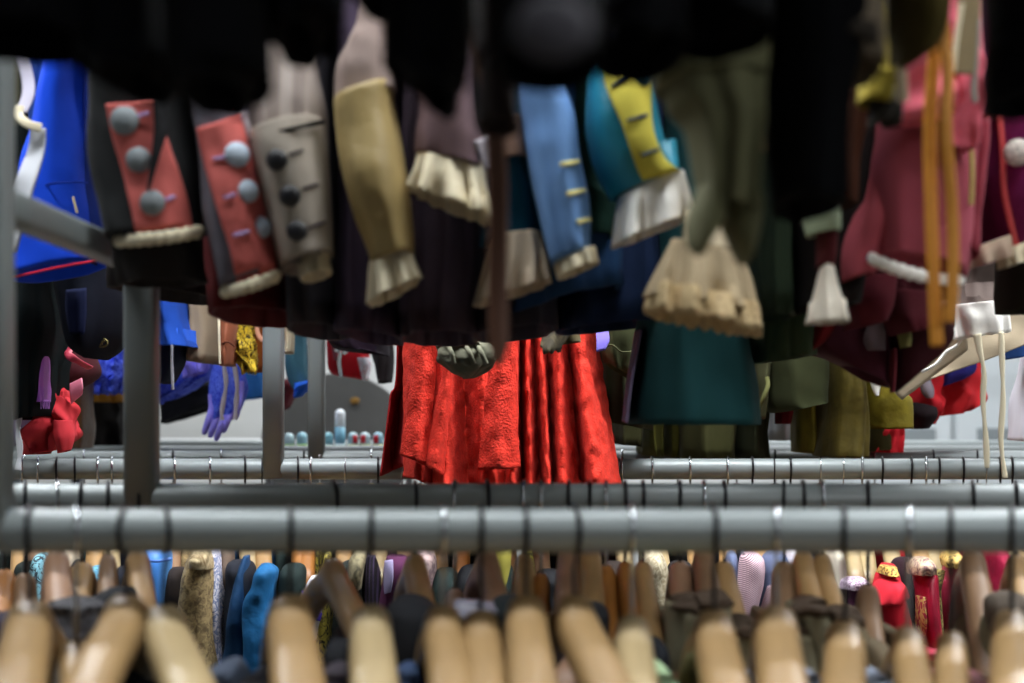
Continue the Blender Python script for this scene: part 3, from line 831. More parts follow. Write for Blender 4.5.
patch('gold_trim', [(916, 595), (916, 612), (916, 630), (918, 645)], [(925, 597), (926, 612), (926, 630), (921, 645)], two('#b03046', '#d9b56a', 'flower', 60, lo=.45, hi=.52, dist=3.0), slx, t, nu=8, nv=16, off=.004, pleat=(2, .003))
loft('gathered_cuff', [(920, 646, 940, 644, 2.0, .05), (918, 650, 942, 648, 2.0, .055), (919, 656, 943, 654, 2.0, .05)], satin('#c64a5e'), t, amp=.06, k=8)
t = sharp(950, [(945, 960, 560, .025), (945, 963, 575, .045), (944, 962, 600, .05), (943, 958, 640, .05), (940, 958, 700, .05), (940, 958, 790, .05)], satin('#9c2440', rough=.45), 'rose red damask gown with gilt braid at the neck', cat='gown', name='damask_gown', bw=22, sd=2.03)
loft('gilt_braid', [(944, 552, 960, 552, 1.99, .02), (942, 559, 964, 558, 1.99, .045), (944, 566, 962, 566, 1.99, .04)], two('#5b4520', '#caa75a', 'voronoi', 160, lo=.2, hi=.5), t, amp=.1, k=9)
pixsweep('gilt_edge', [(941, 570, 1.99), (937, 590, 1.985), (938, 610, 1.985), (940, 640, 1.985)], .0065, .005, two('#4c4220', '#a99a58', 'flower', 120, lo=.4, hi=.6), t, samples=26)
sharp(994, [(986, 999, 543, .025), (984, 1003, 556, .045), (986, 1006, 580, .05), (985, 1009, 620, .055), (984, 1012, 680, .055), (984, 1012, 780, .055)], velvet('#8e0f34'), 'crimson crushed velvet gown near the right edge', cat='gown', name='velvet_gown', bw=28, sd=2.02)
low_bodies()
# ------------------------------------------------------------------ clothes on the upper rails
def bodyup(t, name, top, bot, d, hd, mat, amp=.05, k=9, **kw):
    """coat body: top (xl,xr), bottom (xl,yl,xr,yr)"""
    xl, xr = top; a, b, c, e = bot
    return loft(name, [(xl, UP*.98, xr, UP*.98, d, hd*.75), (xl-2, -150, xr+2, -150, d, hd), ((xl+a)/2, 60, (xr+c)/2, 60, d, hd), (a, b, c, e, d, hd)], mat, t, n=56, sub=7, amp=amp, k=k, **kw)

GREY_BTN = paint('#8e98a3', .6, var=.12); PALE_BTN = paint('#b3c1d0', .6, var=.12)
CORAL = cloth('#c9655f', var=.14); LILAC = cloth('#a794c4')
CREAM = cloth('#d9cdb0', var=.12); WHITE = cloth('#eeeae2', var=.08)
BLACK = cloth('#060608', var=.4, spec=.06)
d0 = 1.30

# 1 black coat, coral cuff
t = thing('tailcoat', 'black tailcoat with coral turned-back cuff and three dark grey buttons', 'coat', P(150, 260, d0))
bodyup(t, 'body', (118, 196), (120, 292, 222, 300), 1.63, .13, cloth('#2c2726', var=.4))
s = loft('sleeve', [(100, -140, 168, -140, d0, .05), (97, 40, 178, 40, d0, .05), (92, 100, 190, 100, d0, .05), (98, 180, 196, 180, d0, .05), (112, 240, 203, 232, d0, .05)], cloth('#2b2c2d', var=.3), t, amp=.03, k=5)
c = patch('cuff', [(106, 104), (112, 135), (122, 170), (130, 205), (136, 234)], [(156, 101), (166, 135), (178, 170), (187, 200), (192, 227)], CORAL, s, t, off=.005, nu=20, nv=24)
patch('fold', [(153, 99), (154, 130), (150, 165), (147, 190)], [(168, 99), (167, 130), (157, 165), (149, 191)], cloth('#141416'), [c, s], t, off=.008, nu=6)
edge_beads('edging', (116, 241), (201, 231), d0, .054, 6.5, 9, CREAM, t, sag=2)
for (x, y, r) in ((125, 121, 13), (139, 160, 11.5), (153, 203, 11.5)): button(x, y, r, [c, s], paint('#7d8488', .65, var=.15), c)
for a, b in (((138, 116), (149, 113)), ((166, 200), (175, 196))): stitch(a, b, 3.2, [c, s], LILAC, c)
loft('sleeve_lining', [(116, 236, 200, 228, d0+.01, .035), (118, 262, 205, 254, d0+.01, .04), (122, 285, 208, 282, d0+.02, .045)], cloth('#231f1e', var=.4), t, amp=.1, k=6)

# 2 coral cuff, grey lining
t = thing('tailcoat', 'grey coat with coral cuff and three pale blue-grey buttons down it', 'coat', P(240, 285, d0))
bodyup(t, 'body', (205, 262), (222, 320, 302, 316), 1.56, .17, cloth('#5e1c1f', var=.35))
s = loft('sleeve', [(180, -140, 250, -140, d0, .05), (186, 50, 255, 46, d0, .05), (193, 118, 252, 108, d0, .05), (202, 200, 268, 190, d0, .05), (222, 290, 278, 272, d0, .045)], cloth('#6a6670', var=.25), t, amp=.03, k=5)
c = patch('cuff', [(197, 128), (205, 165), (217, 210), (230, 250), (237, 283)], [(243, 114), (254, 150), (263, 190), (270, 230), (277, 272)], CORAL, s, t, off=.005, nu=18, nv=24)
patch('pale_facing', [(241, 112), (252, 148), (261, 182)], [(250, 112), (259, 148), (264, 182)], cloth('#b6a9ae'), [s, c], t, off=.006, nu=6)
edge_beads('edging', (223, 292), (278, 275), d0, .05, 6.5, 7, CREAM, t, sag=2)
for (x, y, r) in ((237, 155, 11.5), (247, 191.5, 10.5), (260, 228, 10)): button(x, y, r, [c, s], PALE_BTN, c)
for a, b in (((213, 159), (227, 157)), ((224, 198), (236, 194)), ((233, 236), (249, 231))): stitch(a, b, 3.4, [c, s], LILAC, c)

# 3 taupe cuff, black buttons
t = thing('tailcoat', 'taupe coat sleeve with three black buttons on its cuff', 'coat', P(292, 278, d0))
bodyup(t, 'body', (275, 330), (298, 334, 345, 330), 1.56, .17, cloth('#3f3d44', var=.35))
s = loft('sleeve', [(262, -140, 318, -140, d0+.01, .04), (258, 30, 318, 26, d0+.01, .04), (256, 80, 318, 68, d0+.01, .045), (252, 134, 324, 118, d0+.01, .05), (270, 220, 330, 205, d0+.01, .05), (288, 274, 330, 258, d0+.01, .045)],
         two('#a0948c', '#7d7069', 'stripe', 14, lo=.2, hi=.8), t, amp=.08, k=6)
c = loft('cuff', [(249, 140, 325, 122, d0, .056), (255, 165, 328, 150, d0, .06), (268, 215, 332, 205, d0, .06), (284, 268, 332, 254, d0, .055)], cloth('#a0968a', var=.15), t, amp=.0)
pixsweep('cuff_piping', [(250, 141, d0-.03), (270, 134, d0-.056), (300, 127, d0-.056), (324, 122, d0-.03)], .0018, .0018, BLACK, t, side=Vector((0, 0, 1)), n=8, samples=16)
for (x, y, r) in ((277, 160, 10), (290, 196, 10), (297, 231, 9.5)): button(x, y, r, c, paint('#15151a', .4), c)
for a, b in (((289, 155), (303, 150)), ((303, 189), (318, 184)), ((308, 228), (326, 222))): stitch(a, b, 3.4, c, cloth('#2e2528'), c)
loft('ruffle', [(300, 262, 331, 252, d0, .03), (302, 270, 331, 260, d0, .036), (304, 282, 332, 272, d0, .04)], CREAM, t, amp=.1, k=10)

# 4 long gold sleeve
t = thing('frock_coat', 'dull gold long cuff with white ruffle, mauve taupe sleeve above', 'coat', P(390, 305, d0))
bodyup(t, 'body', (345, 400), (344, 336, 402, 340), 1.58, .17, cloth('#44384a', var=.35))
s = loft('sleeve', [(362, -140, 392, -140, d0, .035), (362, 4, 388, 2, d0, .035), (350, 45, 390, 40, d0, .04), (338, 70, 393, 62, d0, .042), (339, 110, 397, 92, d0, .042)], cloth('#94827b', var=.18), t, amp=.06, k=4)
c = loft('cuff', [(336, 106, 397, 84, d0-.005, .05), (342, 160, 402, 150, d0-.005, .05), (352, 205, 407, 200, d0-.005, .048), (369, 264, 411, 252, d0-.005, .04)], satin('#a08a58', rough=.5), t, amp=.05, k=4)
loft('ruffle', [(369, 260, 412, 250, d0, .03), (368, 275, 415, 264, d0, .036), (371, 307, 420, 278, d0, .04)], CREAM, t, amp=.16, k=9)

# 5 mauve sleeve
t = thing('frock_coat', 'dusky mauve sleeve with a drooping cream ruffle, left of the brown strap', 'coat', P(450, 220, d0))
bodyup(t, 'body', (408, 478), (402, 340, 480, 338), 1.58, .17, cloth('#42353f', var=.35), amp=.08)
s = loft('sleeve', [(395, -140, 470, -140, d0, .045), (405, 40, 472, 60, d0, .045), (420, 100, 476, 118, d0, .045), (417, 135, 488, 145, d0, .045), (417, 155, 491, 172, d0, .045)], cloth('#6b5558', var=.18), t, amp=.06, k=4)
patch('cuff_highlight', [(475, 141), (480, 158), (484, 170)], [(490, 135), (491, 152), (491, 168)], satin('#c5bcc0'), s, t, off=.004, nu=8, nv=8)  # white highlight on the sleeve end, put on as a pale satin patch
loft('ruffle', [(417, 152, 491, 168, d0, .036), (413, 172, 492, 195, d0, .042), (409, 188, 494, 222, d0, .046)], CREAM, t, amp=.18, k=11, n=80, scal=(3, 14))

# 6 teal sleeve, cream ruffle
t = thing('frock_coat', 'petrol blue sleeve with a wide cream ruffle behind the brown strap', 'coat', P(512, 306, 1.36))
bodyup(t, 'body', (486, 545), (470, 338, 556, 330), 1.60, .16, cloth('#322e38', var=.35))
loft('sleeve', [(490, -140, 530, -140, 1.36, .04), (494, 100, 530, 100, 1.36, .045), (488, 165, 534, 160, 1.36, .05), (479, 245, 545, 238, 1.36, .05)], cloth('#0f4a63', var=.2), t, amp=.05, k=5)
loft('tan_band', [(494, 126, 528, 122, 1.34, .05), (493, 145, 530, 142, 1.34, .052), (491, 167, 532, 163, 1.34, .05)], cloth('#86695a'), t, amp=.03)
loft('ruffle', [(490, 240, 541, 233, 1.34, .04), (483, 265, 548, 255, 1.34, .045), (475, 307, 552, 282, 1.34, .05)], cloth('#b9a892', var=.12), t, amp=.15, k=10, n=72)

# 7 light blue sleeve
t = thing('frock_coat', 'light blue sleeve with small yellow buttonholes and a cream frill', 'coat', P(572, 272, d0))
s = loft('sleeve', [(520, -140, 560, -140, d0, .045), (522, 50, 562, 50, d0, .045), (524, 120, 574, 118, d0, .048), (530, 190, 586, 182, d0, .05), (552, 266, 593, 250, d0, .045)], cloth('#6b93c9', var=.16), t, amp=.07, k=4)
for a, b in (((560, 165), (579, 161)), ((567, 194), (585, 190)), ((578, 222), (590, 219))): stitch(a, b, 4.5, s, cloth('#d9cf8a'), t)
loft('frill', [(552, 262, 592, 248, d0, .036), (553, 268, 593, 254, d0, .04), (556, 279, 594, 264, d0, .042)], CREAM, t, amp=.13, k=10)
bodyup(t, 'coat_skirt', (545, 600), (509, 319, 622, 288), 1.52, .13, cloth('#1e3f66', var=.25), amp=.06, k=7)

# 8 teal and yellow cuff
t = thing('frock_coat', 'teal sleeve with a yellow buttoned cuff facing and white box-pleated ruffle', 'coat', P(650, 245, d0))
s = loft('sleeve', [(588, -140, 650, -140, d0, .05), (586, 40, 650, 42, d0, .05), (584, 110, 652, 112, d0, .05), (596, 160, 668, 152, d0, .052), (614, 199, 685, 172, d0, .05)], satin('#127a92', rough=.5), t, amp=.03, k=4)
c = patch('yellow_facing', [(600, 40), (604, 80), (622, 125), (634, 160), (646, 188)], [(648, 40), (650, 80), (652, 125), (664, 158), (684, 173)], cloth('#c4b748', var=.12), s, t, off=.005, nu=16, nv=22, label='yellow cuff facing')
button(641, 76, 10, [c, s], paint('#1d5570', .5), c, label='dark blue button')
for a, b in (((611, 87), (628, 79)), ((627, 121), (647, 115)), ((641, 156), (660, 149))): stitch(a, b, 3.4, [c, s], cloth('#20324a'), c)
loft('ruffle', [(617, 197, 685, 173, d0, .04), (613, 218, 689, 192, d0, .046), (608, 247, 692, 217, d0, .05)], WHITE, t, amp=.13, k=8, n=80)
bodyup(t, 'coat_skirt', (612, 668), (556, 333, 660, 322), 1.64, .10, cloth('#172848', var=.3), amp=.06, k=8)

# deep green sleeve sliver behind
loft('hanging_sleeve', [(575, UP, 600, UP, 1.41, .03), (570, 120, 600, 120, 1.41, .03), (585, 200, 618, 200, 1.41, .03), (590, 236, 612, 236, 1.41, .03)], cloth('#14342a'), None,
     solo=('dark green sleeve in the gap between light blue and teal sleeves', 'sleeve'))

# olive sheer lobed garment in front
t = thing('tunic', 'blurred grey olive tunic with two pointed tails, right of the yellow cuff', 'tunic', P(705, 262, .88))
OL = cloth('#5c5b40', var=.25, bump=.1)
loft('panel', [(670, UP, 750, UP, .88, .04), (652, -20, 764, -20, .88, .055), (664, 90, 764, 90, .88, .05), (690, 130, 762, 136, .88, .05), (702, 180, 760, 190, .88, .045), (702, 205, 756, 215, .88, .04)], OL, t, amp=.16, k=7, n=64)
loft('tail', [(700, 185, 726, 195, .87, .03), (690, 215, 722, 220, .87, .028), (692, 242, 708, 240, .87, .02), (699, 254, 702, 254, .87, .01)], OL, t, amp=.08, k=4)
loft('tail', [(716, 195, 757, 200, .885, .03), (722, 225, 756, 228, .885, .028), (733, 252, 751, 250, .885, .02), (741, 264, 745, 264, .885, .01)], OL, t, amp=.08, k=4)

# lace cuff
t = thing('blouse', 'ecru blouse cuff flaring into a scalloped lace flounce', 'blouse', P(702, 332, 1.24))
LACE = two('#7d6746', '#b8a076', 'voronoi', 120, lo=.12, hi=.3, name='lace')
loft('sleeve', [(690, UP, 715, UP, 1.27, .03), (695, -140, 725, -140, 1.27, .03), (700, 120, 735, 120, 1.27, .03), (692, 225, 738, 235, 1.265, .03), (678, 242, 742, 257, 1.255, .035)], cloth('#a89a80'), t, amp=.05, k=4)
loft('flounce', [(671, 240, 745, 260, 1.24, .035), (660, 265, 752, 284, 1.24, .045), (648, 296, 759, 318, 1.24, .055)], cloth('#a89678', var=.12), t, amp=.15, k=9, n=96)
loft('lace_edge', [(652, 284, 757, 306, 1.238, .053), (647, 296, 759, 318, 1.236, .058), (644, 306, 761, 330, 1.234, .062)], LACE, t, amp=.13, k=9, n=120, scal=(7, 30), growth=False)

# dark teal skirt
t = thing('skirt', 'dark teal wool skirt hanging right of the red skirt', 'skirt', P(692, 428, 1.66))
loft('skirt_panel', [(660, UP, 720, UP, 1.66, .12), (655, 0, 735, 0, 1.66, .12), (648, 250, 738, 250, 1.66, .13), (638, 345, 747, 345, 1.66, .14), (630, 424, 757, 424, 1.66, .15)], cloth('#1d4a4c', var=.14), t, amp=.035, k=6, n=64)
drape('lining', [[(642, 330, 1.6), (636, 330, 1.7)], [(632, 380, 1.58), (628, 380, 1.7)], [(627, 423, 1.56), (622, 421, 1.7)]], cloth('#6b5f78'), t, nu=12, label='mauve lining edge')

# ---- black clothes nearest the lens
def nearblack(pts, label, cat='coat', d=.66, mat=None, name='hung_coat', hd=.05, amp=.06):
    return loft(name, [(x0, y0, x1, y1, d, hd) for (x0, y0, x1, y1) in pts], mat or BLACK, None, n=56, amp=amp, k=6, nz=.004, solo=(label, cat))
nearblack([(-120, -330, 90, -330), (-120, -60, 96, -60), (-110, -40, 92, -12)], 'black coat hem at the upper left corner, left of the blue dress', d=.70)
nearblack([(92, -330, 170, -330), (85, -40, 175, -40), (92, 50, 172, 60), (104, 84, 164, 86)], 'black sleeve ending above the first coral cuff', 'coat', d=.74)
nearblack([(172, -330, 262, -330), (168, -40, 268, -40), (172, 50, 262, 50), (186, 98, 242, 92)], 'black rounded sleeve end above the pale-buttoned coral cuff', 'coat', d=.68)
nearblack([(262, -330, 345, -330), (262, -80, 352, -80), (268, 0, 340, 10), (278, 48, 318, 38)], 'black sleeve above the taupe cuff', 'coat', d=.72)
nearblack([(392, -330, 470, -330), (388, -40, 470, -40), (396, 50, 466, 70), (414, 88, 460, 108)], 'black velvet sleeve above the mauve cuff', 'coat', d=.74)
nearblack([(500, -330, 600, -330), (496, -40, 600, -40), (498, 5, 596, 5), (508, 27, 586, 30)], 'black cape hem above the light blue sleeve', 'cape', d=.66, name='cape')
nearblack([(596, -330, 680, -330), (596, -40, 680, -40), (594, 0, 680, 0), (592, 25, 660, 26)], 'black cape hem above the yellow cuff', 'cape', d=.72, name='cape')
nearblack([(775, -330, 850, -330), (772, -40, 848, -40), (768, 100, 842, 100), (776, 206, 836, 212)], 'long black sleeve hanging at the right between olive tunic and pink coat', 'coat', d=.86, hd=.06)
nearblack([(335, -330, 395, -330), (335, -120, 395, -120), (345, -30, 392, -30), (362, -2, 386, -4)], 'black sleeve end cut by the top edge above the gold cuff', 'coat', d=.8)
nearblack([(468, -330, 506, -330), (470, -40, 505, -40), (476, 60, 502, 60), (480, 128, 524, 128)], 'black brown sleeve beside the brown strap', 'coat', d=.84, mat=cloth('#1c100e', var=.3), hd=.03)
nearblack([(680, -330, 770, -330), (678, -60, 768, -60), (676, -10, 762, -10), (684, 22, 756, 18)], 'black hem above the grey olive tunic', 'coat', d=.74)
nearblack([(985, -330, 1080, -330), (985, -40, 1080, -40), (984, 50, 1080, 50), (990, 105, 1080, 98)], 'black coat at the upper right corner above the plum jacket', d=.84)
# grey pompom
pc = P(553, 28, .47); vv = []; ff = []
A, B = 22, 40
for i in range(A+1):
    th = PI*i/A
    for j in range(B):
        a = 2*PI*j/B
        nrm = Vector((math.sin(th)*math.cos(a), math.sin(th)*math.sin(a), math.cos(th)))
        r = .0118*(1+.10*noise.noise(nrm*7))
        vv.append(pc+Vector((nrm.x*r*1.12, nrm.y*r, nrm.z*r*.9)))
for i in range(A):
    for j in range(B): ff.append((i*B+j, i*B+(j+1) % B, (i+1)*B+(j+1) % B, (i+1)*B+j))
tp = thing('pompom', 'out of focus grey pompom at the top centre against black cloth', 'pompom', pc+Vector((0, 0, -.015)))
mk('wool_ball', vv, ff, cloth('#413f44', scale=120, var=.3), tp)
sweep('cord', [pc+Vector((0, .002, .013)), pc+Vector((.002, .01, .06)), pc+Vector((0, .012, .2))], .0016, .0016, cloth('#2a2a2c'), tp)

# brown strap
t = thing('leather_strap', 'dark brown strap hanging in front of the red skirt', 'strap', P(497, 370, .92))
pixsweep('strap', [(478, -200, .92), (479, 0, .92), (484, 60, .92), (494, 120, .92), (498, 200, .92), (498, 290, .92), (499, 366, .92)], .0065, .0018, paint('#5e3a26', .5, var=.2), t, n=14, samples=60, e=3.5,
         taper=lambda u: 1 if u < .94 else max(.25, 1-(u-.94)*11))

# ------------------------------------------------------------------ right hand side
t = thing('hung_coat', 'very dark brown coat with rust side, left of the pink coat', 'coat', P(820, 330, 1.42))
loft('body', [(795, UP, 865, UP, 1.46, .14), (790, 0, 868, 0, 1.46, .15), (788, 200, 860, 200, 1.46, .16), (790, 318, 842, 310, 1.46, .15)], cloth('#140d0c', var=.4), t, amp=.05)
loft('rust_panel', [(838, -100, 872, -100, 1.24, .03), (836, 60, 870, 60, 1.24, .035), (832, 160, 862, 160, 1.24, .035), (836, 206, 856, 206, 1.24, .03)], cloth('#42210f', var=.3), t, amp=.05, label='rust brown side panel')
t = thing('shirt_cuff_sleeve', 'sage green band cuff over a dark red sleeve with white flared ruffle', 'shirt', P(826, 322, 1.22))
loft('sleeve', [(812, 120, 832, 120, 1.22, .02), (812, 210, 834, 210, 1.22, .022), (816, 268, 832, 266, 1.22, .02)], cloth('#4b1418'), t)
loft('band', [(809, 206, 835, 205, 1.21, .028), (809, 220, 836, 220, 1.21, .03), (811, 235, 837, 232, 1.21, .028)], cloth('#8d9a80'), t)
loft('ruffle', [(817, 264, 829, 263, 1.22, .014), (813, 290, 836, 290, 1.22, .024), (806, 323, 845, 322, 1.22, .034)], cloth('#d6cdbd', var=.1), t, amp=.12, k=6)
pixsweep('edge_cord', [(776, -60, 1.02), (771, 30, 1.02), (765, 90, 1.02), (760, 150, 1.02)], .0045, .003, cloth('#806d52'), None, solo=('tan ribbon edge hanging left of the long black sleeve', 'ribbon'), e=3)

t = thing('waistcoat', 'dim grey brown bundled waistcoat at the top right, over a yellow scrap', 'waistcoat', P(858, 80, .86))
loft('body', [(845, UP, 880, UP, .86, .03), (836, -200, 890, -200, .86, .05), (836, 0, 886, 0, .86, .05), (838, 40, 884, 40, .86, .05), (846, 70, 880, 74, .86, .045)], cloth('#6a5e4e', var=.3), t, amp=.12, k=5, nz=.006)
loft('flap', [(840, 24, 880, 26, .82, .015), (838, 36, 882, 40, .815, .018), (850, 44, 874, 48, .82, .012)], cloth('#2c261f', var=.3), t)
loft('shirt_tail', [(868, UP, 876, UP, 1.02, .008), (862, 40, 885, 40, 1.02, .015), (861, 72, 892, 76, 1.02, .02), (860, 106, 874, 94, 1.02, .015)], cloth('#857522', var=.2), None, solo=('small olive yellow cloth corner beside the grey brown waistcoat', 'shirt'))
loft('tab', [(886, UP, 892, UP, 1.04, .006), (884, 60, 896, 60, 1.04, .008), (876, 90, 904, 88, 1.03, .015), (868, 108, 900, 100, 1.02, .02), (866, 128, 884, 118, 1.02, .015)], cloth('#211d17', var=.3), None, solo=('black brown cloth tab under the yellow corner', 'tab'))
t = thing('bag', 'dark olive pouch at the top right beside the orange ribbons', 'pouch', P(920, 60, .86))
loft('pouch', [(915, UP, 930, UP, .86, .015), (900, -200, 940, -200, .86, .04), (902, -10, 940, -10, .86, .045), (908, 35, 937, 35, .86, .045), (912, 58, 932, 56, .86, .03)], cloth('#4c421c', var=.35), t, amp=.06, k=5)
pixsweep('cream_strap', [(901, -150, 1.0), (900, 0, 1.0), (902, 40, 1.0), (901, 70, 1.0), (903, 102, 1.0)], .0042, .0015, cloth('#a08f74'), None, solo=('cream brown strap left of the dark olive pouch', 'strap'), e=3)
t = thing('belt', 'khaki woven belt end hanging behind the orange ribbons, top right', 'belt', P(968, 74, 1.12))
pixsweep('webbing', [(970, -160, 1.12), (969, 0, 1.12), (967, 40, 1.12), (964, 74, 1.12)], .0095, .0025, two('#7a6a4c', '#94845f', 'stripe', 160), t, e=4)
pixsweep('white_lining', [(962, 4, 1.112), (957, 36, 1.112), (953, 72, 1.112)], .0022, .0015, CREAM, t)
pixsweep('pull_cord', [(978, 20, 1.12), (976, 60, 1.12), (974, 85, 1.12), (975, 102, 1.12)], .0024, .0024, cloth('#8f9088'), t)

# pink coat
t = thing('frock_coat', 'dusty pink coat with white beaded hem and bright crumpled collar', 'coat', P(908, 285, 1.30))
PK = cloth('#a94e5c', var=.14)
loft('side_panel', [(868, 118, 885, 112, 1.33, .05), (856, 170, 880, 170, 1.33, .06), (845, 235, 878, 235, 1.33, .06), (840, 284, 872, 274, 1.33, .06)], cloth('#a84b56', var=.14), t, amp=.03, k=4)
s = loft('sleeve', [(890, -140, 975, -140, 1.30, .06), (896, 60, 975, 60, 1.30, .06), (880, 112, 974, 108, 1.30, .065), (870, 180, 972, 170, 1.30, .07), (868, 235, 968, 240, 1.30, .07), (868, 254, 962, 278, 1.30, .07)], PK, t, amp=.05, k=4, n=56)
edge_beads('beaded_edging', (869, 257), (962, 280), d0, .076, 6.0, 10, WHITE, t, sag=6)
cr_ = cloth('#dc6878', var=.2)
loft('crumpled_collar', [(900, 40, 940, 20, 1.215, .02), (896, 95, 946, 70, 1.215, .03), (900, 118, 948, 110, 1.215, .03), (906, 124, 940, 122, 1.22, .015)], cr_, t, amp=.2, k=6, nz=.006, nf=40, label='bright pink crumpled collar')
loft('crumpled_lapel', [(940, -20, 958, -30, 1.215, .02), (940, 60, 968, 50, 1.215, .028), (946, 110, 974, 100, 1.215, .03), (946, 150, 972, 150, 1.215, .02)], cr_, t, amp=.2, k=5, nz=.006, nf=40)
pixsweep('yellow_piping', [(966, 128, 1.22), (970, 138, 1.22), (972, 170, 1.22), (971, 205, 1.225)], .0022, .002, cloth('#c9b668'), t)
loft('right_panel', [(955, 130, 972, 128, 1.31, .05), (950, 200, 971, 200, 1.31, .05), (944, 250, 968, 262, 1.31, .05)], cloth('#8f3a46'), t)
loft('cream_underhem', [(957, 254, 1002, 236, 1.35, .03), (956, 262, 1002, 246, 1.35, .034), (957, 272, 1003, 258, 1.35, .036)], cloth('#a8927e'), t, amp=.13, k=9)

# orange ribbons
OR = satin('#c07c0a', rough=.55)
pixsweep('orange_ribbon', [(938, -160, 1.06), (938, 20, 1.06), (934, 60, 1.06), (930, 120, 1.06), (931, 200, 1.06), (934, 280, 1.06), (937, 346, 1.06)], .0050, .0012, OR, None, e=3, samples=70, solo=('long orange ribbon, the left of two in front of the pink coat', 'ribbon'))
pixsweep('orange_ribbon', [(940, -160, 1.045), (944, 20, 1.045), (948, 70, 1.045), (946, 130, 1.045), (952, 210, 1.05), (953, 275, 1.05), (950, 322, 1.05)], .0046, .0012, OR, None, e=3, samples=70, solo=('shorter orange ribbon, the right of two in front of the pink coat', 'ribbon'))

# plum jacket at the right edge
t = thing('jacket', 'plum velvet jacket with red cord and a silvery button, right edge', 'jacket', P(1005, 262, 1.42))
s = loft('body', [(976, 60, 1075, 45, 1.42, .09), (975, 120, 1080, 102, 1.42, .1), (978, 190, 1080, 190, 1.42, .1), (990, 262, 1080, 240, 1.42, .1)], velvet('#6e1c52'), t, amp=.05, k=6)
bodyup(t, 'upper_body', (985, 1070), (978, 122, 1075, 104), 1.46, .09, velvet('#4a1236'))
pts = []
for (x, y) in ((975, 119), (990, 115), (998, 113), (1001, 130), (1003, 160), (1004, 190), (1010, 220), (1016, 246)):
    h = ray(s, x, y); pts.append(P(x, y, (h[0].y if h else 1.33)-.004))
sweep('red_cord', pts, .0034, .0034, cloth('#c04a4a'), t, samples=60)
button(1018, 153, 12.5, s, two('#5d5a54', '#c9c4b8', 'voronoi', 420, lo=.2, hi=.5, name='filigree'), t, label='silvery filigree button')
loft('ruffle', [(1000, 250, 1070, 225, 1.36, .03), (998, 258, 1072, 234, 1.36, .036), (1000, 268, 1074, 246, 1.36, .04)], CREAM, t, amp=.15, k=12)
loft('hanging_sleeve', [(958, UP, 990, UP, 1.52, .04), (958, 60, 1000, 60, 1.52, .04), (962, 180, 990, 180, 1.52, .04), (965, 250, 996, 246, 1.52, .04)], cloth('#17180f', var=.3), None, solo=('black olive sleeve between pink coat and plum jacket', 'sleeve'))
loft('coat_hem', [(1008, UP, 1060, UP, 1.58, .04), (1003, 262, 1060, 262, 1.60, .06), (1004, 286, 1064, 282, 1.60, .06), (1006, 302, 1066, 296, 1.60, .06)], cloth('#2b2718', var=.3), None, solo=('dark olive coat hem below the plum jacket at the right edge', 'coat'))

# dark red stack below the pink coat
MR = ['#5a1f28', '#4a1820', '#3c1219', '#6a2530']
t = thing('hung_coat', 'maroon coat with folded tails below the pink coat', 'coat', P(870, 360, 1.60))
bodyup(t, 'body', (862, 905), (842, 330, 912, 322), 1.60, .13, cloth(MR[1], var=.3), amp=.08)
loft('tail', [(846, 280, 892, 276, 1.46, .04), (842, 305, 890, 305, 1.46, .05), (846, 330, 884, 322, 1.46, .05)], cloth(MR[3], var=.2), t, amp=.06, k=5)
loft('tail', [(886, 290, 934, 296, 1.48, .04), (888, 320, 934, 318, 1.48, .05), (898, 335, 924, 330, 1.48, .05)], cloth(MR[0], var=.2), t, amp=.06, k=5)
t = thing('hung_coat', 'dark maroon coat whose pointed hem reaches lowest on the right', 'coat', P(895, 392, 1.70))
bodyup(t, 'body', (900, 935), (880, 350, 940, 330), 1.72, .12, cloth(MR[1], var=.3), amp=.05)
loft('pointed_hem', [(888, 330, 945, 300, 1.58, .06), (889, 362, 946, 316, 1.58, .05), (891, 392, 950, 330, 1.58, .045)], cloth(MR[2], var=.25), t, amp=.03, k=4)
loft('piping', [(887, 350, 892, 348, 1.545, .01), (888, 372, 893, 370, 1.54, .01), (890, 393, 894, 392, 1.54, .01)], cloth('#7c3038'), t)
t = thing('hung_coat', 'wine red coat with a long straight hem left of the pointed maroon one', 'coat', P(845, 378, 1.66))
bodyup(t, 'body', (812, 862), (806, 350, 880, 360), 1.70, .10, cloth('#401018', var=.3), amp=.05)
loft('hem_panel', [(806, 300, 886, 300, 1.58, .04), (802, 340, 887, 356, 1.58, .045), (838, 364, 889, 388, 1.58, .045)], cloth('#4a1a26', var=.25), t, amp=.04, k=5)
loft('scarlet_lining', [(800, 318, 838, 318, 1.55, .02), (806, 345, 826, 340, 1.55, .02), (806, 354, 812, 352, 1.55, .012)], cloth('#6e1010'), t)
loft('grey_tab', [(870, 326, 888, 320, 1.51, .01), (868, 340, 888, 338, 1.51, .012), (872, 350, 888, 350, 1.51, .01)], cloth('#7a6a6e'), None, solo=('small mauve grey cloth tab among the maroon coats', 'tab'))
loft('glove_finger', [(897, 322, 908, 320, 1.50, .012), (899, 336, 910, 334, 1.50, .014), (900, 348, 909, 346, 1.50, .01)], cloth('#8d8a54'), None, solo=('small olive yellow cloth loop hanging among the maroon coats', 'loop'))

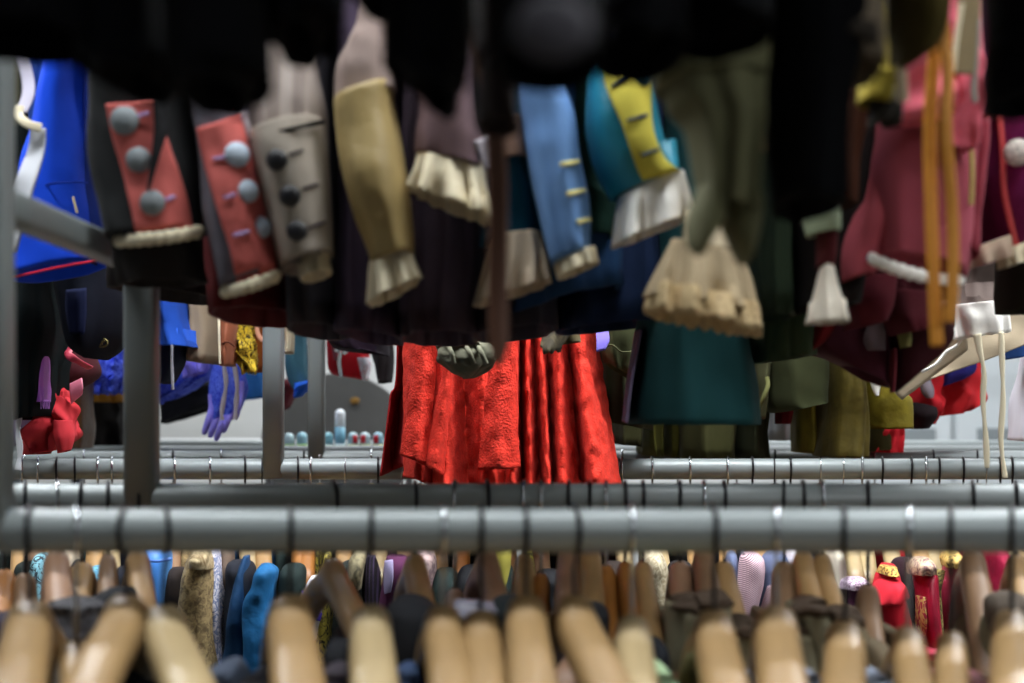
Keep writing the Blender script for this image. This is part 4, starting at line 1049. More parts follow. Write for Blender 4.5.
# beige hem crossing at the right
t = thing('hung_coat', 'beige coat whose long slanting hem crosses the lower right', 'coat', P(960, 390, 2.0))
bodyup(t, 'body', (960, 1050), (905, 340, 1075, 300), 2.12, .12, cloth('#9a8a72', var=.15), amp=.03)
loft('hem', [(912, 350, 1070, 285, 2.0, .05), (904, 372, 1072, 305, 2.0, .055), (894, 392, 1075, 322, 2.0, .055)], cloth('#a5957d', var=.12), t, amp=.02, k=5, n=56)
patch('facing', [(886, 384), (902, 400)], [(966, 326), (968, 350)], cloth('#b3a289'), [], t, nu=22, nv=6, pleat=(5, .004), dflt=1.90)
pixsweep('loose_thread', [(922, 372, 1.88), (936, 364, 1.87), (946, 352, 1.87), (956, 346, 1.87), (964, 336, 1.87)], .0022, .0016, WHITE, t, samples=30)
# bright white cuff with ties
t = thing('shirt', 'bright white shirt cuff with two long dangling tie strings', 'shirt', P(978, 460, 1.86))
loft('cuff', [(948, 306, 1004, 301, 1.86, .03), (951, 318, 1006, 314, 1.86, .036), (957, 338, 1007, 331, 1.86, .036)], WHITE, t, amp=.1, k=8, scal=(2, 12))
loft('sleeve', [(975, UP, 1000, UP, 2.25, .02), (966, 100, 1000, 100, 1.98, .02), (962, 240, 1000, 236, 1.88, .03), (955, 285, 1000, 284, 1.88, .035), (953, 308, 1000, 305, 1.87, .035)], cloth('#463a35'), t, amp=.06, k=5)
pixsweep('tie', [(977, 334, 1.82), (980, 352, 1.82), (984, 372, 1.82), (983, 400, 1.82), (986, 440, 1.82), (987, 468, 1.82)], .0032, .0012, CREAM, t, samples=50, taper=lambda u: 1.9-1.1*min(1, u*3) if u < .33 else .8+.5*abs(math.sin(u*9)))
pixsweep('tie', [(1001, 332, 1.82), (1002, 360, 1.82), (1003, 400, 1.82), (1001, 440, 1.82), (1005, 478, 1.82)], .0034, .0012, CREAM, t, samples=50, taper=lambda u: .75+.45*abs(math.sin(u*7+.4)))

# greens in the middle right, front block
GR = cloth('#3f4e36', var=.2)
t = thing('hung_coat', 'mid green coat with squared hem right of the teal skirt', 'coat', P(780, 365, 1.62))
bodyup(t, 'body', (765, 800), (752, 364, 808, 356), 1.62, .12, GR)
t = thing('hung_coat', 'deep green coat between lace cuff and black sleeve', 'coat', P(772, 330, 1.44))
bodyup(t, 'body', (752, 785), (752, 318, 786, 318), 1.46, .08, cloth('#22301f', var=.3))
# ------------------------------------------------------------------ red linen skirt (in focus)
RED = cloth('#be2a1b', var=.5, scale=130, weave=300, bump=1.0, rough=.92)
t = thing('skirt', 'bright red pleated linen skirt hanging over the second rack rail', 'skirt', P(512, 485, 2.16))
zz = []
def prow(spec): return spec
# front pleats: (top x, bottom x, depth)
tops = [(404, 2.13), (420, 2.09), (431, 2.14), (447, 2.10), (462, 2.15), (480, 2.09), (500, 2.13), (516, 2.09), (519, 2.15), (527, 2.10), (533, 2.14), (541, 2.10), (547, 2.15), (556, 2.09), (563, 2.13), (568, 2.15), (576, 2.09), (588, 2.11), (596, 2.15)]
bots = [(404, 2.12), (418, 2.05), (432, 2.12), (446, 2.04), (468, 2.11), (486, 2.05), (505, 2.08), (514, 2.06), (523, 2.13), (530, 2.06), (540, 2.11), (549, 2.05), (553, 2.12), (563, 2.05), (577, 2.10), (584, 2.12), (594, 2.04), (608, 2.06), (620, 2.13)]
hemy = [477, 480, 486, 488, 488, 487, 488, 488, 488, 487, 488, 488, 488, 487, 488, 488, 488, 486, 484]
rows = []
for k, f in enumerate((-1.6, -.5, 0, .35, .7, 1.0)):
    r = []
    for (a, da), (b, db), hy in zip(tops, bots, hemy):
        y = 330+(hy-330)*f
        g = max(f, -.4)
        r.append((a+(b-a)*g, y, 2.105+(da+(db-da)*g-2.105)*1.45))
    rows.append(r)
drape('front_pleats', rows, RED, t, nu=190, nv=60, nz=.0045, nf=62)
# overlapping front panels with their own turned hems
def panel(l, r, hem, d1, lab='overlapping_pleat'):
    (a, b), (c, e) = l, r
    rows = []
    for f in (-1.5, -.3, 0, .5, 1):
        g = max(f, -.4)
        pts = []
        for u in (0, .2, .5, .8, 1):
            x0 = a+(c-a)*u; x1 = b+(e-b)*u
            y1 = hem[0]+(hem[1]-hem[0])*u
            pts.append((x0+(x1-x0)*g, 335+(y1-335)*f, d1-.012*math.sin(PI*u)*(1+f) - .012*max(0, f)))
        rows.append(pts)
    return drape(lab, rows, RED, t, nu=34, nv=44, nz=.004, nf=55, solid=.004)
panel((419, 401), (437, 428), (455, 466), 2.045)
panel((450, 425), (455, 443), (464, 477), 2.04)
panel((492, 479), (514, 519), (470, 468), 2.04)
# left fold, shade put into its darker red; back of the skirt
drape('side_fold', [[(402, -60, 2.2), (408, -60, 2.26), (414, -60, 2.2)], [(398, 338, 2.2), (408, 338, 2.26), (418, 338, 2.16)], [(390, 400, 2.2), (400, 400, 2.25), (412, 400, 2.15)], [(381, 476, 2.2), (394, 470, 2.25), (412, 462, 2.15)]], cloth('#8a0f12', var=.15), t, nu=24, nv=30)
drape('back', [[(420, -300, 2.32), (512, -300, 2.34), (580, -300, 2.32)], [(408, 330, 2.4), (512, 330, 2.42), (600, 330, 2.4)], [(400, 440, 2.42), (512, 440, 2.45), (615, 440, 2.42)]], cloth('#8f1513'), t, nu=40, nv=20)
drape('waist_yoke', [[(440, UP, 2.15), (512, UP, 2.12), (570, UP, 2.15)], [(425, -150, 2.13), (512, -150, 2.1), (585, -150, 2.13)]], RED, t, nu=30, nv=14)

# lined openings hanging in front of the skirt
t = thing('bag', 'grey green satin pouch with folded lining hanging over the red skirt', 'pouch', P(467, 378, 1.9))
SG = cloth('#5a5949', var=.4)
loft('pouch', [(440, 340, 494, 340, 1.9, .03), (436, 348, 498, 350, 1.9, .045), (440, 362, 496, 362, 1.9, .05), (456, 374, 486, 370, 1.9, .035), (464, 379, 474, 378, 1.9, .012)], SG, t, amp=.10, k=7, nz=.004, nf=60)
for k, (x0, x1) in enumerate(((446, 452), (464, 472), (476, 484))):
    pixsweep('fold', [(x0, 343, 1.862), (x0+5, 352, 1.85), (x1+2, 364, 1.852)], .0035, .0035, cloth('#6b6a58'), t, samples=14)
pixsweep('hanging_loop', [(466, 340, 1.9), (466, 200, 1.9), (466, -200, 1.9)], .002, .002, cloth('#3a3a30'), t)
pixsweep('rim', [(437, 347, 1.866), (450, 340, 1.858), (467, 338, 1.855), (485, 339, 1.858), (497, 346, 1.866)], .003, .003, cloth('#55533f'), t, samples=24)
t = thing('peplum', 'small olive brown peplum flap with ragged edge over the red skirt', 'peplum', P(560, 352, 1.9))
drape('flap', [[(548, 310, 1.9), (560, 310, 1.89), (574, 310, 1.9)], [(546, 325, 1.9), (560, 325, 1.885), (578, 322, 1.9)], [(541, 346, 1.9), (550, 350, 1.88), (560, 347, 1.89), (568, 352, 1.88), (582, 341, 1.9)][:3]], two('#3a3220', '#5a5036', 'flower', 40, lo=.4, hi=.6), t, nu=40, nv=16, jag=.012)
loft('lining', [(548, 316, 576, 316, 1.93, .02), (544, 334, 580, 332, 1.93, .025), (542, 346, 582, 342, 1.93, .025)], cloth('#544a30'), t, amp=.1, k=6)
pixsweep('hanging_loop', [(560, 318, 1.93), (560, 200, 1.93), (560, -200, 1.93)], .002, .002, cloth('#3a3a30'), t)
drape('cloth_tag', [[(596, 328, 2.04), (608, 328, 2.04)], [(597, 340, 2.035), (610, 340, 2.035)], [(597, 352, 2.035), (606, 350, 2.035)]], cloth('#7a6bc8'), None, nu=8, nv=8, solo=('small violet cloth tag right of the red skirt', 'tag'))

# ------------------------------------------------------------------ second rack, upper clothes
def uphang(name, label, cat, secs, mat, amp=.05, k=7, **kw):
    if secs[0][1] > UP:
        a = secs[0]; m = (a[0]+a[2])/2; w = (a[2]-a[0])*.3
        bk = .22 if a[1] > 280 else 0
        secs = [(m-w, UP, m+w, UP, a[4]+bk, a[5]*.7)] + ([(m-w, a[1]-22, m+w, a[1]-22, a[4]+bk, a[5]*.5)] if bk else []) + secs
    return loft(name, secs, mat, None, n=52, amp=amp, k=k, solo=(label, cat), **kw)
def upthing(name, label, cat, px, py, d): return thing(name, label, cat, P(px, py, d))

OLV = cloth('#3c4024', var=.3)
t = upthing('hung_jacket', 'olive quilted jacket sleeve just right of the red skirt', 'jacket', 622, 372, 2.12)
bodyup(t, 'body', (600, 645), (600, 420, 652, 430), 2.3, .12, cloth('#2c2c16', var=.3))
loft('sleeve', [(604, UP, 640, UP, 2.12, .05), (600, 200, 640, 200, 2.12, .05), (600, 330, 642, 330, 2.12, .05), (601, 352, 640, 372, 2.12, .05), (604, 362, 640, 384, 2.12, .045)], OLV, t, amp=.06, k=5)
pixsweep('seam', [(600, 350, 2.07), (612, 345, 2.06), (622, 352, 2.058), (638, 350, 2.07)], .0015, .0012, cloth('#33351a'), t)
for (xa, xb, ya, yb, dd, col, lab) in [
        (606, 640, 442, 446, 2.2, '#2b2a10', 'blackish olive skirt beside the red skirt hem'),
        (640, 660, 454, 456, 2.3, '#454210', 'mustard olive skirt behind the teal skirt, left one'),
        (662, 682, 455, 456, 2.36, '#4a4612', 'mustard skirt behind the teal skirt, middle one'),
        (680, 732, 457, 457, 2.14, '#38381a', 'olive cotton skirt below the teal skirt'),
        (730, 764, 457, 456, 2.18, '#272a16', 'dark olive skirt below the right corner of the teal skirt'),
        (700, 760, 420, 420, 2.4, '#252a14', 'very dark green skirt behind the teal skirt')]:
    dd += .42
    uphang('hung_skirt', lab, 'skirt', [(xa+4, UP, xb-4, UP, dd, .09), (xa+2, 100, xb-2, 100, dd, .1), (xa, 330, xb, 330, dd, .11), (xa-1, ya, xb+1, yb, dd, .12)], cloth(col, var=.3), amp=.07, k=6)
t = upthing('hung_coat', 'olive green coat with broad straight hem, right of the teal skirt', 'coat', 790, 412, 2.44)
loft('body', [(772, UP, 815, UP, 2.44, .1), (765, 200, 822, 200, 2.44, .1), (762, 340, 824, 340, 2.44, .11), (764, 400, 824, 395, 2.44, .11), (772, 413, 823, 402, 2.44, .11)], cloth('#2f331a', var=.2), t, amp=.04, k=6)
pixsweep('hem_cord', [(764, 370, 2.39), (768, 384, 2.35), (764, 396, 2.34), (758, 410, 2.35)], .004, .004, cloth('#5c5c34'), t)
uphang('hung_coat', 'grey green coat sliver beside the teal skirt edge', 'coat', [(752, UP, 770, UP, 2.42, .06), (750, 300, 770, 300, 2.42, .06), (752, 370, 768, 370, 2.42, .06), (756, 420, 762, 418, 2.42, .04)], cloth('#4c4c32', var=.2))
VEL = velvet('#665a0e')
uphang('velvet_gown', 'olive gold velvet gown, its long hem touching the bright rail', 'gown', [(828, UP, 856, UP, 2.50, .08), (824, 300, 862, 300, 2.50, .09), (822, 375, 860, 375, 2.50, .1), (820, 430, 864, 430, 2.50, .1), (816, 456, 864, 456, 2.50, .1)], velvet('#4a3f0e'), amp=.06, k=8)
uphang('velvet_gown', 'brighter olive velvet sleeve with a flat hem, right of the long gown', 'gown', [(866, UP, 888, UP, 2.52, .06), (862, 300, 892, 300, 2.52, .07), (858, 372, 894, 384, 2.52, .08), (859, 400, 908, 400, 2.52, .085), (862, 429, 909, 428, 2.52, .085)], VEL, amp=.03, k=4)
uphang('velvet_gown', 'narrow mustard velvet panel left of the long olive gown', 'gown', [(802, UP, 820, UP, 2.62, .06), (798, 300, 824, 300, 2.62, .07), (794, 405, 826, 405, 2.62, .08), (793, 452, 822, 454, 2.62, .08)], velvet('#6a5c14'), amp=.06, k=6)
uphang('hung_skirt', 'dark olive hem with a red glimpse between the two velvet gowns', 'skirt', [(868, UP, 886, UP, 2.72, .05), (864, 300, 890, 300, 2.72, .06), (862, 432, 898, 434, 2.72, .07), (864, 452, 884, 446, 2.72, .07)], cloth('#352f10', var=.3))
t = upthing('shirt', 'white shirt tail with a pointed hanging tip above the olive velvet', 'shirt', 880, 396, 2.36)
loft('tail', [(838, UP, 880, UP, 2.66, .05), (832, 300, 894, 310, 2.66, .05), (826, 372, 898, 388, 2.66, .05)], WHITE, t, amp=.04)
loft('tip', [(870, 360, 884, 362, 2.40, .015), (872, 378, 884, 380, 2.40, .015), (877, 396, 880, 396, 2.40, .008)], WHITE, t)
uphang('hung_sleeve', 'dull crimson sleeve end between teal skirt and mustard velvet', 'sleeve', [(774, 300, 786, 300, 2.5, .03), (775, 400, 789, 400, 2.5, .035), (776, 424, 788, 424, 2.5, .035)], cloth('#6a1420'))
uphang('hung_coat', 'pale grey coat end hanging beyond the olive clothes', 'coat', [(752, UP, 790, UP, 3.0, .08), (756, 300, 792, 300, 3.0, .08), (760, 440, 790, 440, 3.0, .09)], cloth('#9da0a4'))
# red and blue sleeves at the far right
t = upthing('hung_jacket', 'red and black padded sleeve bundle, left of the pair at right', 'jacket', 930, 428, 2.75)
loft('sleeve', [(905, 300, 950, 300, 2.75, .06), (902, 380, 938, 384, 2.75, .06), (904, 402, 940, 402, 2.75, .07), (910, 424, 932, 424, 2.75, .06)], cloth('#c8202a', var=.25), t, amp=.12, k=6, nz=.006, nf=30)
loft('dark_cuff', [(908, 402, 934, 408, 2.70, .045), (906, 414, 934, 416, 2.70, .055), (914, 429, 928, 428, 2.70, .04)], cloth('#1c1014'), t)
loft('grey_loop', [(922, 376, 932, 378, 2.66, .012), (922, 390, 934, 390, 2.66, .014), (926, 398, 932, 398, 2.66, .01)], cloth('#8a7f88'), t)
t = upthing('hung_jacket', 'red jacket with deep blue shoulder, right of the red bundle', 'jacket', 955, 412, 2.8)
loft('body', [(935, 300, 980, 300, 2.85, .06), (930, 372, 978, 376, 2.85, .07), (936, 400, 980, 398, 2.85, .08), (940, 416, 966, 410, 2.85, .07)], cloth('#d02a30', var=.25), t, amp=.12, k=6, nz=.006, nf=30)
loft('blue_shoulder', [(932, 350, 974, 350, 2.8, .06), (932, 376, 972, 370, 2.8, .065), (934, 388, 966, 376, 2.8, .05)], cloth('#2c2a7a'), t, amp=.06)
uphang('hung_scarf', 'red scarf end lying low behind the bright rail', 'scarf', [(880, 425, 905, 420, 2.7, .04), (872, 440, 904, 436, 2.7, .05), (866, 452, 902, 452, 2.7, .05)], cloth('#cf2430', var=.2), amp=.1)
uphang('hung_shirt', 'white shirt with a lilac tint at the right edge', 'shirt', [(1030, 200, 1080, 200, 2.5, .06), (1024, 340, 1080, 330, 2.5, .06), (1014, 400, 1080, 400, 2.5, .07), (1010, 440, 1080, 446, 2.5, .07)], cloth('#e6e2ee', var=.06), amp=.06)
uphang('hung_skirt', 'dark blue skirt corner above the white shirt, right edge', 'skirt', [(1002, 240, 1060, 240, 2.4, .06), (1004, 330, 1060, 330, 2.4, .06), (1005, 360, 1040, 350, 2.4, .06)], cloth('#1d3f78'))

# ------------------------------------------------------------------ left side
BLUE = cloth('#1048d8', var=.1, bump=.15)
t = upthing('dress', 'vivid blue wool dress with red piped hem at the left', 'dress', 60, 280, 1.72)
b = loft('wool_body', [(58, UP, 92, UP, 1.72, .09), (60, 0, 92, 0, 1.72, .1), (62, 60, 88, 60, 1.72, .1), (52, 130, 91, 130, 1.72, .11), (33, 187, 94, 186, 1.71, .11), (22, 228, 99, 224, 1.70, .10), (12, 281, 104, 262, 1.67, .07)], BLUE, t, amp=.03, k=5, n=56)
pixsweep('red_piping', [(12, 277, 1.65), (20, 275.5, 1.615), (40, 271, 1.598), (65, 266, 1.596), (88, 262, 1.61), (103, 259.5, 1.65)], .0015, .0015, cloth('#d8304a'), t, samples=40)
pixsweep('seam', [(36, 191, 1.615), (50, 184, 1.603), (70, 182, 1.602), (88, 183, 1.612)], .001, .001, cloth('#0a2a90'), t)
pixsweep('thread', [(73, 197, 1.595), (75, 205, 1.592), (77, 213, 1.59)], .0012, .0012, cloth('#d9c680'), t, samples=10, n=6)
t = upthing('hung_coat', 'navy coat with gold frogging behind the vivid blue dress', 'coat', 48, 140, 1.86)
s = loft('body', [(30, UP, 62, UP, 1.9, .05), (32, 30, 64, 30, 1.9, .05), (34, 100, 60, 100, 1.9, .05), (32, 180, 56, 180, 1.9, .05), (34, 270, 60, 270, 1.9, .05)], cloth('#143a80', var=.2), t, amp=.05, k=4)
patch('gold_braid', [(48, 38), (52, 52), (56, 64)], [(54, 40), (57, 52), (58, 66)], cloth('#d09a3c'), s, t, nu=5, nv=8, dflt=1.84)
patch('gold_braid', [(57, 40), (57, 52), (57, 62)], [(60, 44), (60, 54), (58, 64)], cloth('#a88848'), s, t, nu=5, nv=8, dflt=1.84)
t = upthing('sash', 'white cloth sash twisting down beside the left post', 'sash', 20, 250, 1.5)
pixsweep('band', [(6, -60, 1.5), (8, 30, 1.5), (17, 46, 1.5), (27, 75, 1.5), (28, 95, 1.49), (21, 112, 1.48)], .0068, .0015, cloth('#b9b4c4', var=.08), t, samples=50, e=3)
pixsweep('band', [(20, 106, 1.475), (19, 116, 1.47), (28, 124, 1.46), (41, 128, 1.46)], .0015, .0048, CREAM, t, samples=30, side=Vector((0, 1, 0)), e=3)
drape('tail', [[(30, 126, 1.47), (43, 128, 1.46)], [(28, 150, 1.475), (42, 150, 1.465)], [(18, 180, 1.47), (36, 180, 1.46)], [(12, 210, 1.48), (28, 212, 1.46)], [(10, 250, 1.48), (16, 252, 1.47)]], cloth('#d4d6dc', var=.06), t, nu=14, nv=40, nz=.004)
pixsweep('olive_edge', [(15, 56, 1.52), (17, 90, 1.52), (15, 126, 1.52)], .003, .002, cloth('#5a5640'), t)

uphang('hung_coat', 'navy blue coat sliver with a red cord right of the vivid dress', 'coat', [(92, UP, 110, UP, 1.74, .06), (94, 100, 108, 100, 1.74, .06), (92, 190, 112, 190, 1.74, .07), (98, 240, 122, 240, 1.74, .07), (100, 268, 126, 260, 1.74, .07)], cloth('#122a78', var=.2))
pixsweep('red_cord', [(100, 160, 1.62), (98, 172, 1.62), (101, 185, 1.62), (97, 193, 1.62)], .0018, .0018, cloth('#d02a50'), None, solo=('short red cord on the navy coat sliver', 'cord'))
t = upthing('hung_coat', 'midnight coat with a rounded hem and dull gold emblem at left', 'coat', 96, 358, 1.95)
s = loft('body', [(70, UP, 112, UP, 2.24, .04), (64, 100, 118, 100, 1.95, .09), (62, 260, 126, 260, 1.95, .1), (66, 310, 124, 320, 1.95, .1), (78, 345, 114, 345, 1.95, .09), (92, 359, 102, 359, 1.95, .05)], cloth('#060914', var=.4, spec=.1), t, amp=.03)
patch('navy_panel', [(66, 290), (66, 312), (70, 334)], [(86, 288), (86, 312), (84, 334)], cloth('#070d26', spec=.1), s, t, nu=8, nv=10, off=.004)
h = ray(s, 103, 343)
c0 = h[0] if h else P(103, 343, 1.86)
ring = [c0+Vector((.0075*math.cos(a), -.004, .0055*math.sin(a))) for a in [2*PI*i/12 for i in range(13)]]
sweep('gold_emblem', ring, .0012, .0012, paint('#6a5c34', .4, .6), t, samples=30)
for k in range(2):
    sweep('gold_emblem', [c0+Vector((-.004+.004*k, -.0045, -.003)), c0+Vector((0, -.005, .0005)), c0+Vector((.004-.004*k, -.0045, .003))], .001, .001, paint('#6a5c34', .4, .6), t, samples=10)
uphang('hung_coat', 'dark bottle green coat beside the white string at the far left', 'coat', [(22, UP, 60, UP, 2.1, .08), (22, 200, 62, 200, 2.1, .09), (24, 330, 64, 330, 2.1, .1), (26, 420, 50, 416, 2.1, .09)], cloth('#060d0e', var=.4, spec=.1))
uphang('hung_coat', 'grey taupe coat sliver behind the left post', 'coat', [(14, UP, 40, UP, 2.2, .05), (16, 250, 42, 250, 2.2, .05), (18, 320, 34, 310, 2.2, .05)], cloth('#3c3634', var=.3))
t = upthing('hanging_string', 'white crinkled cloth string hanging beside the left post', 'string', 18, 472, 2.05)
pixsweep('string', [(24, 270, 2.05), (19, 330, 2.05), (20, 380, 2.05), (21, 400, 2.05), (18, 430, 2.05), (20, 450, 2.05), (18, 470, 2.05)], .0042, .002, cloth('#d5d6da', var=.08), t, samples=60, taper=lambda u: .7+.5*abs(math.sin(u*14)))
t = upthing('hung_jacket', 'dark crimson jacket with rose ribbons under the midnight coat', 'jacket', 75, 395, 2.2)
loft('body', [(50, 250, 92, 250, 2.22, .06), (48, 340, 94, 345, 2.22, .07), (50, 375, 96, 375, 2.22, .07), (52, 398, 76, 388, 2.22, .06)], cloth('#3a0a12', var=.35), t, amp=.06)
pixsweep('rose_ribbon', [(70, 328, 2.12), (72, 345, 2.11), (68, 354, 2.1), (76, 360, 2.1), (90, 368, 2.12)], .0062, .0018, satin('#b0384c'), t, samples=36, taper=lambda u: .7+.5*u)
drape('rose_tag', [[(70, 384, 2.13), (82, 378, 2.13)], [(70, 394, 2.125), (83, 388, 2.125)], [(71, 404, 2.13), (82, 394, 2.13)]], satin('#c66a80'), t, nu=8, nv=8)
t = upthing('fringed_scarf', 'orchid purple fringed scarf end at the left', 'scarf', 45, 408, 2.06)
loft('scarf', [(40, 330, 46, 330, 2.06, .012), (39, 376, 48, 378, 2.06, .016), (39, 392, 50, 392, 2.06, .018), (40, 402, 50, 402, 2.06, .018)], satin('#9a58b0'), t, amp=.1, k=8)
for k in range(9):
    x = 40.5+k*1.15
    pixsweep('fringe', [(x, 400, 2.045), (x+random.uniform(-.5, .5), 405, 2.045), (x+random.uniform(-.8, .8), 409, 2.045)], .0006, .0006, satin('#b070c4'), t, samples=6, n=5)
uphang('hung_blouse', 'pale lilac blouse behind the crumpled red cloth', 'blouse', [(22, 330, 50, 330, 2.28, .04), (22, 395, 50, 400, 2.28, .05), (20, 430, 44, 430, 2.28, .05), (20, 446, 30, 444, 2.28, .04)], cloth('#7d6f8c', var=.15))
t = upthing('scarf', 'crumpled bright red cloth knotted at the top, lower left', 'scarf', 55, 455, 2.14)
RC = cloth('#b42a32', var=.25)
loft('knot', [(48, 372, 51, 370, 2.14, .008), (50, 384, 58, 384, 2.14, .022), (53, 396, 66, 394, 2.14, .034), (56, 404, 64, 402, 2.14, .03)], RC, t, nz=.006, nf=50)
loft('folds', [(54, 396, 64, 396, 2.14, .03), (48, 410, 70, 410, 2.14, .05), (43, 424, 73, 424, 2.14, .06), (38, 438, 72, 436, 2.14, .06), (36, 453, 60, 449, 2.14, .05)], RC, t, amp=.34, k=6, nz=.010, nf=34, growth=False)
loft('tail', [(56, 420, 70, 420, 2.11, .03), (58, 438, 72, 436, 2.10, .03), (60, 453, 70, 450, 2.11, .02)], RC, t, amp=.12, k=4)
loft('shadowed_fold', [(30, 432, 50, 428, 2.2, .04), (24, 446, 50, 446, 2.2, .04), (22, 454, 48, 454, 2.2, .04)], cloth('#7a1c1e'), t)  # shade on this fold is put into a darker red

# farther back on the left
GZ = two('#1530c8', '#5f78f0', 'flower', 60, lo=.35, hi=.65, name='gauze')
t = uphang('gauze_skirt', 'frayed royal blue gauze skirt left of the second post', 'skirt', [(92, 200, 140, 200, 3.0, .08), (95, 300, 138, 300, 3.0, .09), (94, 345, 136, 345, 3.0, .1), (98, 372, 134, 372, 3.0, .1), (104, 390, 126, 388, 3.0, .08)], GZ, amp=.16, k=11, nz=.008, nf=50, scal=(6, 22))
uphang('hung_coat', 'ochre brown coat end below the blue gauze skirt', 'coat', [(96, 360, 128, 360, 3.2, .07), (94, 385, 130, 385, 3.2, .08), (96, 402, 130, 402, 3.2, .08)], cloth('#9a6a1c', var=.25))
uphang('hung_coat', 'black fur-like coat bundle at left behind the bright rail', 'coat', [(76, 300, 132, 300, 3.42, .09), (78, 400, 134, 400, 3.42, .1), (76, 446, 134, 446, 3.42, .1)], cloth('#120e0c', var=.5), nz=.01, nf=30)
uphang('hung_coat', 'brown satin coat with bronze gleam at the left behind the red cloth', 'coat', [(60, 350, 86, 350, 2.9, .06), (62, 420, 92, 420, 2.9, .07), (64, 448, 90, 448, 2.9, .07)], satin('#4a3014'))
t = upthing('hung_jacket', 'royal blue jacket hem with a hanging grey drawstring', 'jacket', 176, 352, 2.4)
loft('body', [(152, UP, 186, UP, 2.4, .08), (154, 200, 184, 200, 2.4, .09), (155, 300, 186, 300, 2.4, .09), (156, 328, 191, 330, 2.4, .085), (158, 347, 197, 348, 2.4, .08)], cloth('#1a48a8', var=.2), t, amp=.05)
loft('dark_lining', [(158, 340, 186, 340, 2.42, .06), (160, 362, 182, 362, 2.42, .06), (162, 384, 170, 382, 2.42, .05)], cloth('#0e1830'), t)
pixsweep('drawstring', [(172, 345, 2.3), (172, 365, 2.3), (173, 390, 2.3)], .0028, .0028, two('#3a3a44', '#a0a0a8', 'stripe', 160), t)
uphang('hung_coat', 'sage green coat sliver left of the taupe skirt', 'coat', [(186, UP, 200, UP, 2.9, .05), (186, 300, 198, 300, 2.9, .05), (187, 336, 196, 334, 2.9, .05)], cloth('#5f7a70'))
t = upthing('hung_skirt', 'taupe wool skirt with a cream edge, left of centre', 'skirt', 208, 364, 2.5)
loft('panel', [(196, UP, 216, UP, 2.5, .08), (195, 250, 218, 250, 2.5, .09), (193, 362, 221, 364, 2.5, .1)], cloth('#8a7a66', var=.12), t, amp=.05, k=5)
pixsweep('cream_edge', [(219, 300, 2.44), (219, 330, 2.43), (220, 364, 2.43)], .0022, .0015, CREAM, t)
t = upthing('leather_jacket', 'copper brown sleeve with a folded cuff right of the taupe skirt', 'jacket', 228, 365, 2.55)
s = loft('sleeve', [(220, UP, 236, UP, 2.55, .05), (220, 280, 237, 280, 2.55, .05), (220, 340, 236, 340, 2.55, .05), (221, 366, 234, 366, 2.55, .045)], satin('#9a5a40', rough=.5), t, amp=.05)
pixsweep('cuff_seam', [(222, 344, 2.5), (228, 342, 2.495), (235, 347, 2.5)], .0015, .0015, cloth('#5a3022'), t)
t = uphang('lace_scarf', 'mustard yellow openwork lace scarf beside the copper sleeve', 'scarf', [(236, 200, 252, 200, 2.6, .04), (235, 320, 252, 320, 2.6, .05), (236, 350, 254, 350, 2.6, .05), (246, 370, 256, 370, 2.6, .04)], two('#4a3a08', '#d9b82c', 'flower', 55, lo=.42, hi=.52, dist=3.5, name='lace'), amp=.18, k=8, nz=.006, nf=60, scal=(5, 14))
uphang('hung_coat', 'rust orange coat between yellow lace and the third post', 'coat', [(250, UP, 268, UP, 2.7, .06), (250, 300, 268, 300, 2.7, .06), (250, 372, 268, 370, 2.7, .07)], cloth('#8a4a18', var=.2))
pixsweep('peach_strap', [(256, 318, 2.6), (258, 334, 2.6), (263, 341, 2.6)], .0045, .002, cloth('#c9927a'), None, solo=('peach cloth strap curling by the third post', 'strap'))
TUL = cloth('#2f48e0', var=.35, rough=.5); TU2 = cloth('#8f86f0', var=.2, rough=.5)
t = upthing('tulle_gown', 'electric blue tulle drapery bundled behind the white strings', 'gown', 190, 400, 3.1)
loft('drape', [(150, 340, 200, 345, 3.1, .06), (152, 368, 208, 362, 3.1, .08), (156, 392, 206, 378, 3.1, .08), (158, 404, 178, 394, 3.1, .06)], GZ, t, amp=.16, k=9, nz=.01, nf=30)
loft('pale_gathers', [(182, 330, 192, 330, 3.0, .03), (180, 352, 206, 350, 3.0, .04), (182, 378, 206, 372, 3.0, .04)], cloth('#8f86f4', var=.2), t, amp=.15, k=7, nz=.006, nf=40)
t = upthing('tulle_glove', 'blue violet translucent glove with hanging fingers, left of third post', 'glove', 218, 440, 2.9)
loft('hand', [(214, 360, 244, 364, 2.9, .04), (212, 385, 246, 388, 2.9, .05), (212, 405, 240, 408, 2.9, .045), (208, 418, 234, 420, 2.9, .04)], GZ, t, amp=.1, k=6)
for (x0, y0, x1, y1) in ((212, 408, 204, 434), (218, 412, 210, 437), (225, 414, 216, 440), (231, 412, 223, 432), (240, 395, 236, 418)):
    pixsweep('finger', [(x0, y0-14, 2.87), (x0, y0, 2.87), ((x0+x1)/2, (y0+y1)/2, 2.86), (x1, y1, 2.87)], .0085, .007, TU2, t, samples=24, taper=lambda u: 1.05-.35*u if u < .92 else .55)
for k, (pts, lab) in enumerate(((((224, 366), (226, 385), (222, 410), (222, 420)), 'white ribbon string over the blue glove, left of two'), (((234, 362), (237, 385), (236, 405), (235, 420)), 'white ribbon string over the blue glove, right of two'))):
    pixsweep('ribbon_string', [(x, y, 2.7) for x, y in pts], .0045, .002, cloth('#c9c4d0'), None, samples=30, taper=lambda u: .7+.4*abs(math.sin(u*8)), solo=(lab, 'ribbon'))
uphang('hung_coat', 'turquoise and blue coat right of the blue glove', 'coat', [(236, 300, 262, 300, 3.3, .06), (238, 368, 268, 368, 3.3, .07), (244, 400, 268, 396, 3.3, .07)], cloth('#2a6ab0', var=.35))
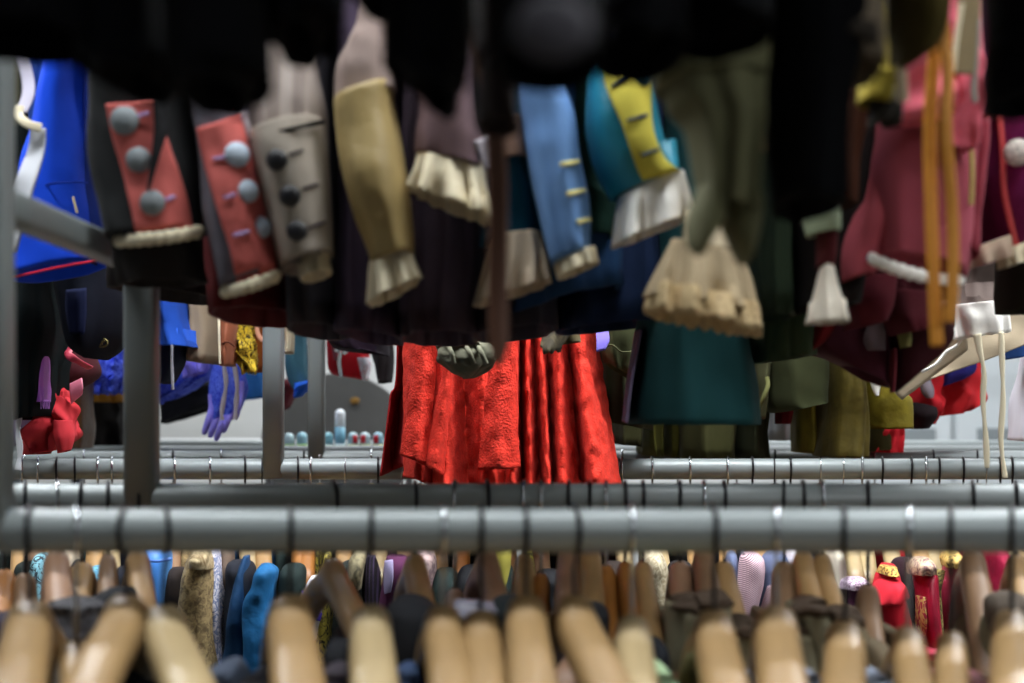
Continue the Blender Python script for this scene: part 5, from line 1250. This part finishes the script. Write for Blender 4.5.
uphang('hung_coat', 'black coat low behind the blue tulle', 'coat', [(156, 380, 250, 380, 3.6, .1), (160, 400, 262, 395, 3.6, .1), (164, 424, 210, 408, 3.6, .09)], cloth('#0c0c12', var=.4), nz=.008)
uphang('hung_blouse', 'cream white sleeve end right of the third post', 'blouse', [(284, 250, 294, 250, 2.75, .03), (284, 320, 294, 320, 2.75, .035), (285, 354, 293, 353, 2.75, .035)], CREAM)
uphang('hung_coat', 'dusty teal coat with royal blue cuff right of the third post', 'coat', [(284, 300, 304, 300, 2.95, .05), (284, 350, 306, 350, 2.95, .05), (288, 378, 310, 378, 2.95, .05), (296, 392, 308, 386, 2.95, .045)], cloth('#3a6474', var=.25))
uphang('sleeve_cuff', 'royal blue cuff end by the grey round board', 'cuff', [(296, 384, 310, 380, 2.9, .025), (294, 392, 308, 388, 2.9, .03), (294, 398, 302, 396, 2.9, .025)], cloth('#1a58c8'))
uphang('fur_wrap', 'grey mottled fur wrap between the third and fourth posts', 'wrap', [(290, 250, 314, 250, 3.1, .06), (292, 330, 312, 330, 3.1, .06), (292, 365, 312, 365, 3.1, .06), (300, 388, 312, 386, 3.1, .05)], two('#16181a', '#b9c4c8', 'flower', 18, lo=.35, hi=.65, name='fur'), nz=.006, nf=60)
uphang('hung_coat', 'small maroon coat corner left of the grey round board', 'coat', [(284, 380, 300, 380, 3.5, .04), (284, 395, 296, 394, 3.5, .04), (284, 410, 290, 406, 3.5, .03)], cloth('#4a0f18'))
# between fourth post and red skirt
t = upthing('hung_jacket', 'red jacket with a white lace patch above the grey round board', 'jacket', 350, 378, 3.2)
loft('body', [(328, 250, 368, 250, 3.2, .06), (328, 340, 368, 345, 3.2, .07), (330, 370, 370, 372, 3.2, .07), (340, 376, 366, 380, 3.2, .06)], cloth('#c01c28', var=.25), t, amp=.1, k=6)
loft('white_patch', [(358, 358, 370, 358, 3.12, .03), (359, 366, 371, 366, 3.12, .035), (362, 380, 368, 379, 3.12, .03)], two('#d04050', '#e8e4ee', 'flower', 60, lo=.35, hi=.45, name='lace'), t)
loft('rose_collar', [(330, 338, 338, 342, 3.1, .02), (332, 350, 342, 352, 3.1, .025), (334, 360, 340, 360, 3.1, .02)], cloth('#a85a60'), t)
uphang('hung_coat', 'black purple coat hem above the red and white jacket', 'coat', [(330, UP, 385, UP, 2.7, .08), (330, 200, 386, 200, 2.7, .09), (330, 335, 388, 335, 2.7, .1), (352, 348, 388, 356, 2.7, .1)], cloth('#1a0c1c', var=.35))
uphang('hung_coat', 'black grey coat end left of the red skirt', 'coat', [(372, 300, 396, 300, 3.0, .06), (372, 350, 394, 350, 3.0, .07), (378, 384, 390, 382, 3.0, .06)], cloth('#2a2629', var=.4), nz=.006)
uphang('hung_coat', 'wine red sleeve end below the dark coats left of centre', 'coat', [(326, UP, 344, UP, 2.25, .03), (328, 200, 344, 200, 1.9, .05), (330, 320, 344, 322, 1.9, .05)], cloth('#50101c'))
uphang('hung_coat', 'blue grey sleeve end beside the wine red sleeve', 'coat', [(310, UP, 326, UP, 2.25, .03), (312, 200, 328, 200, 1.92, .05), (314, 318, 328, 322, 1.92, .05)], cloth('#2c3e58'))
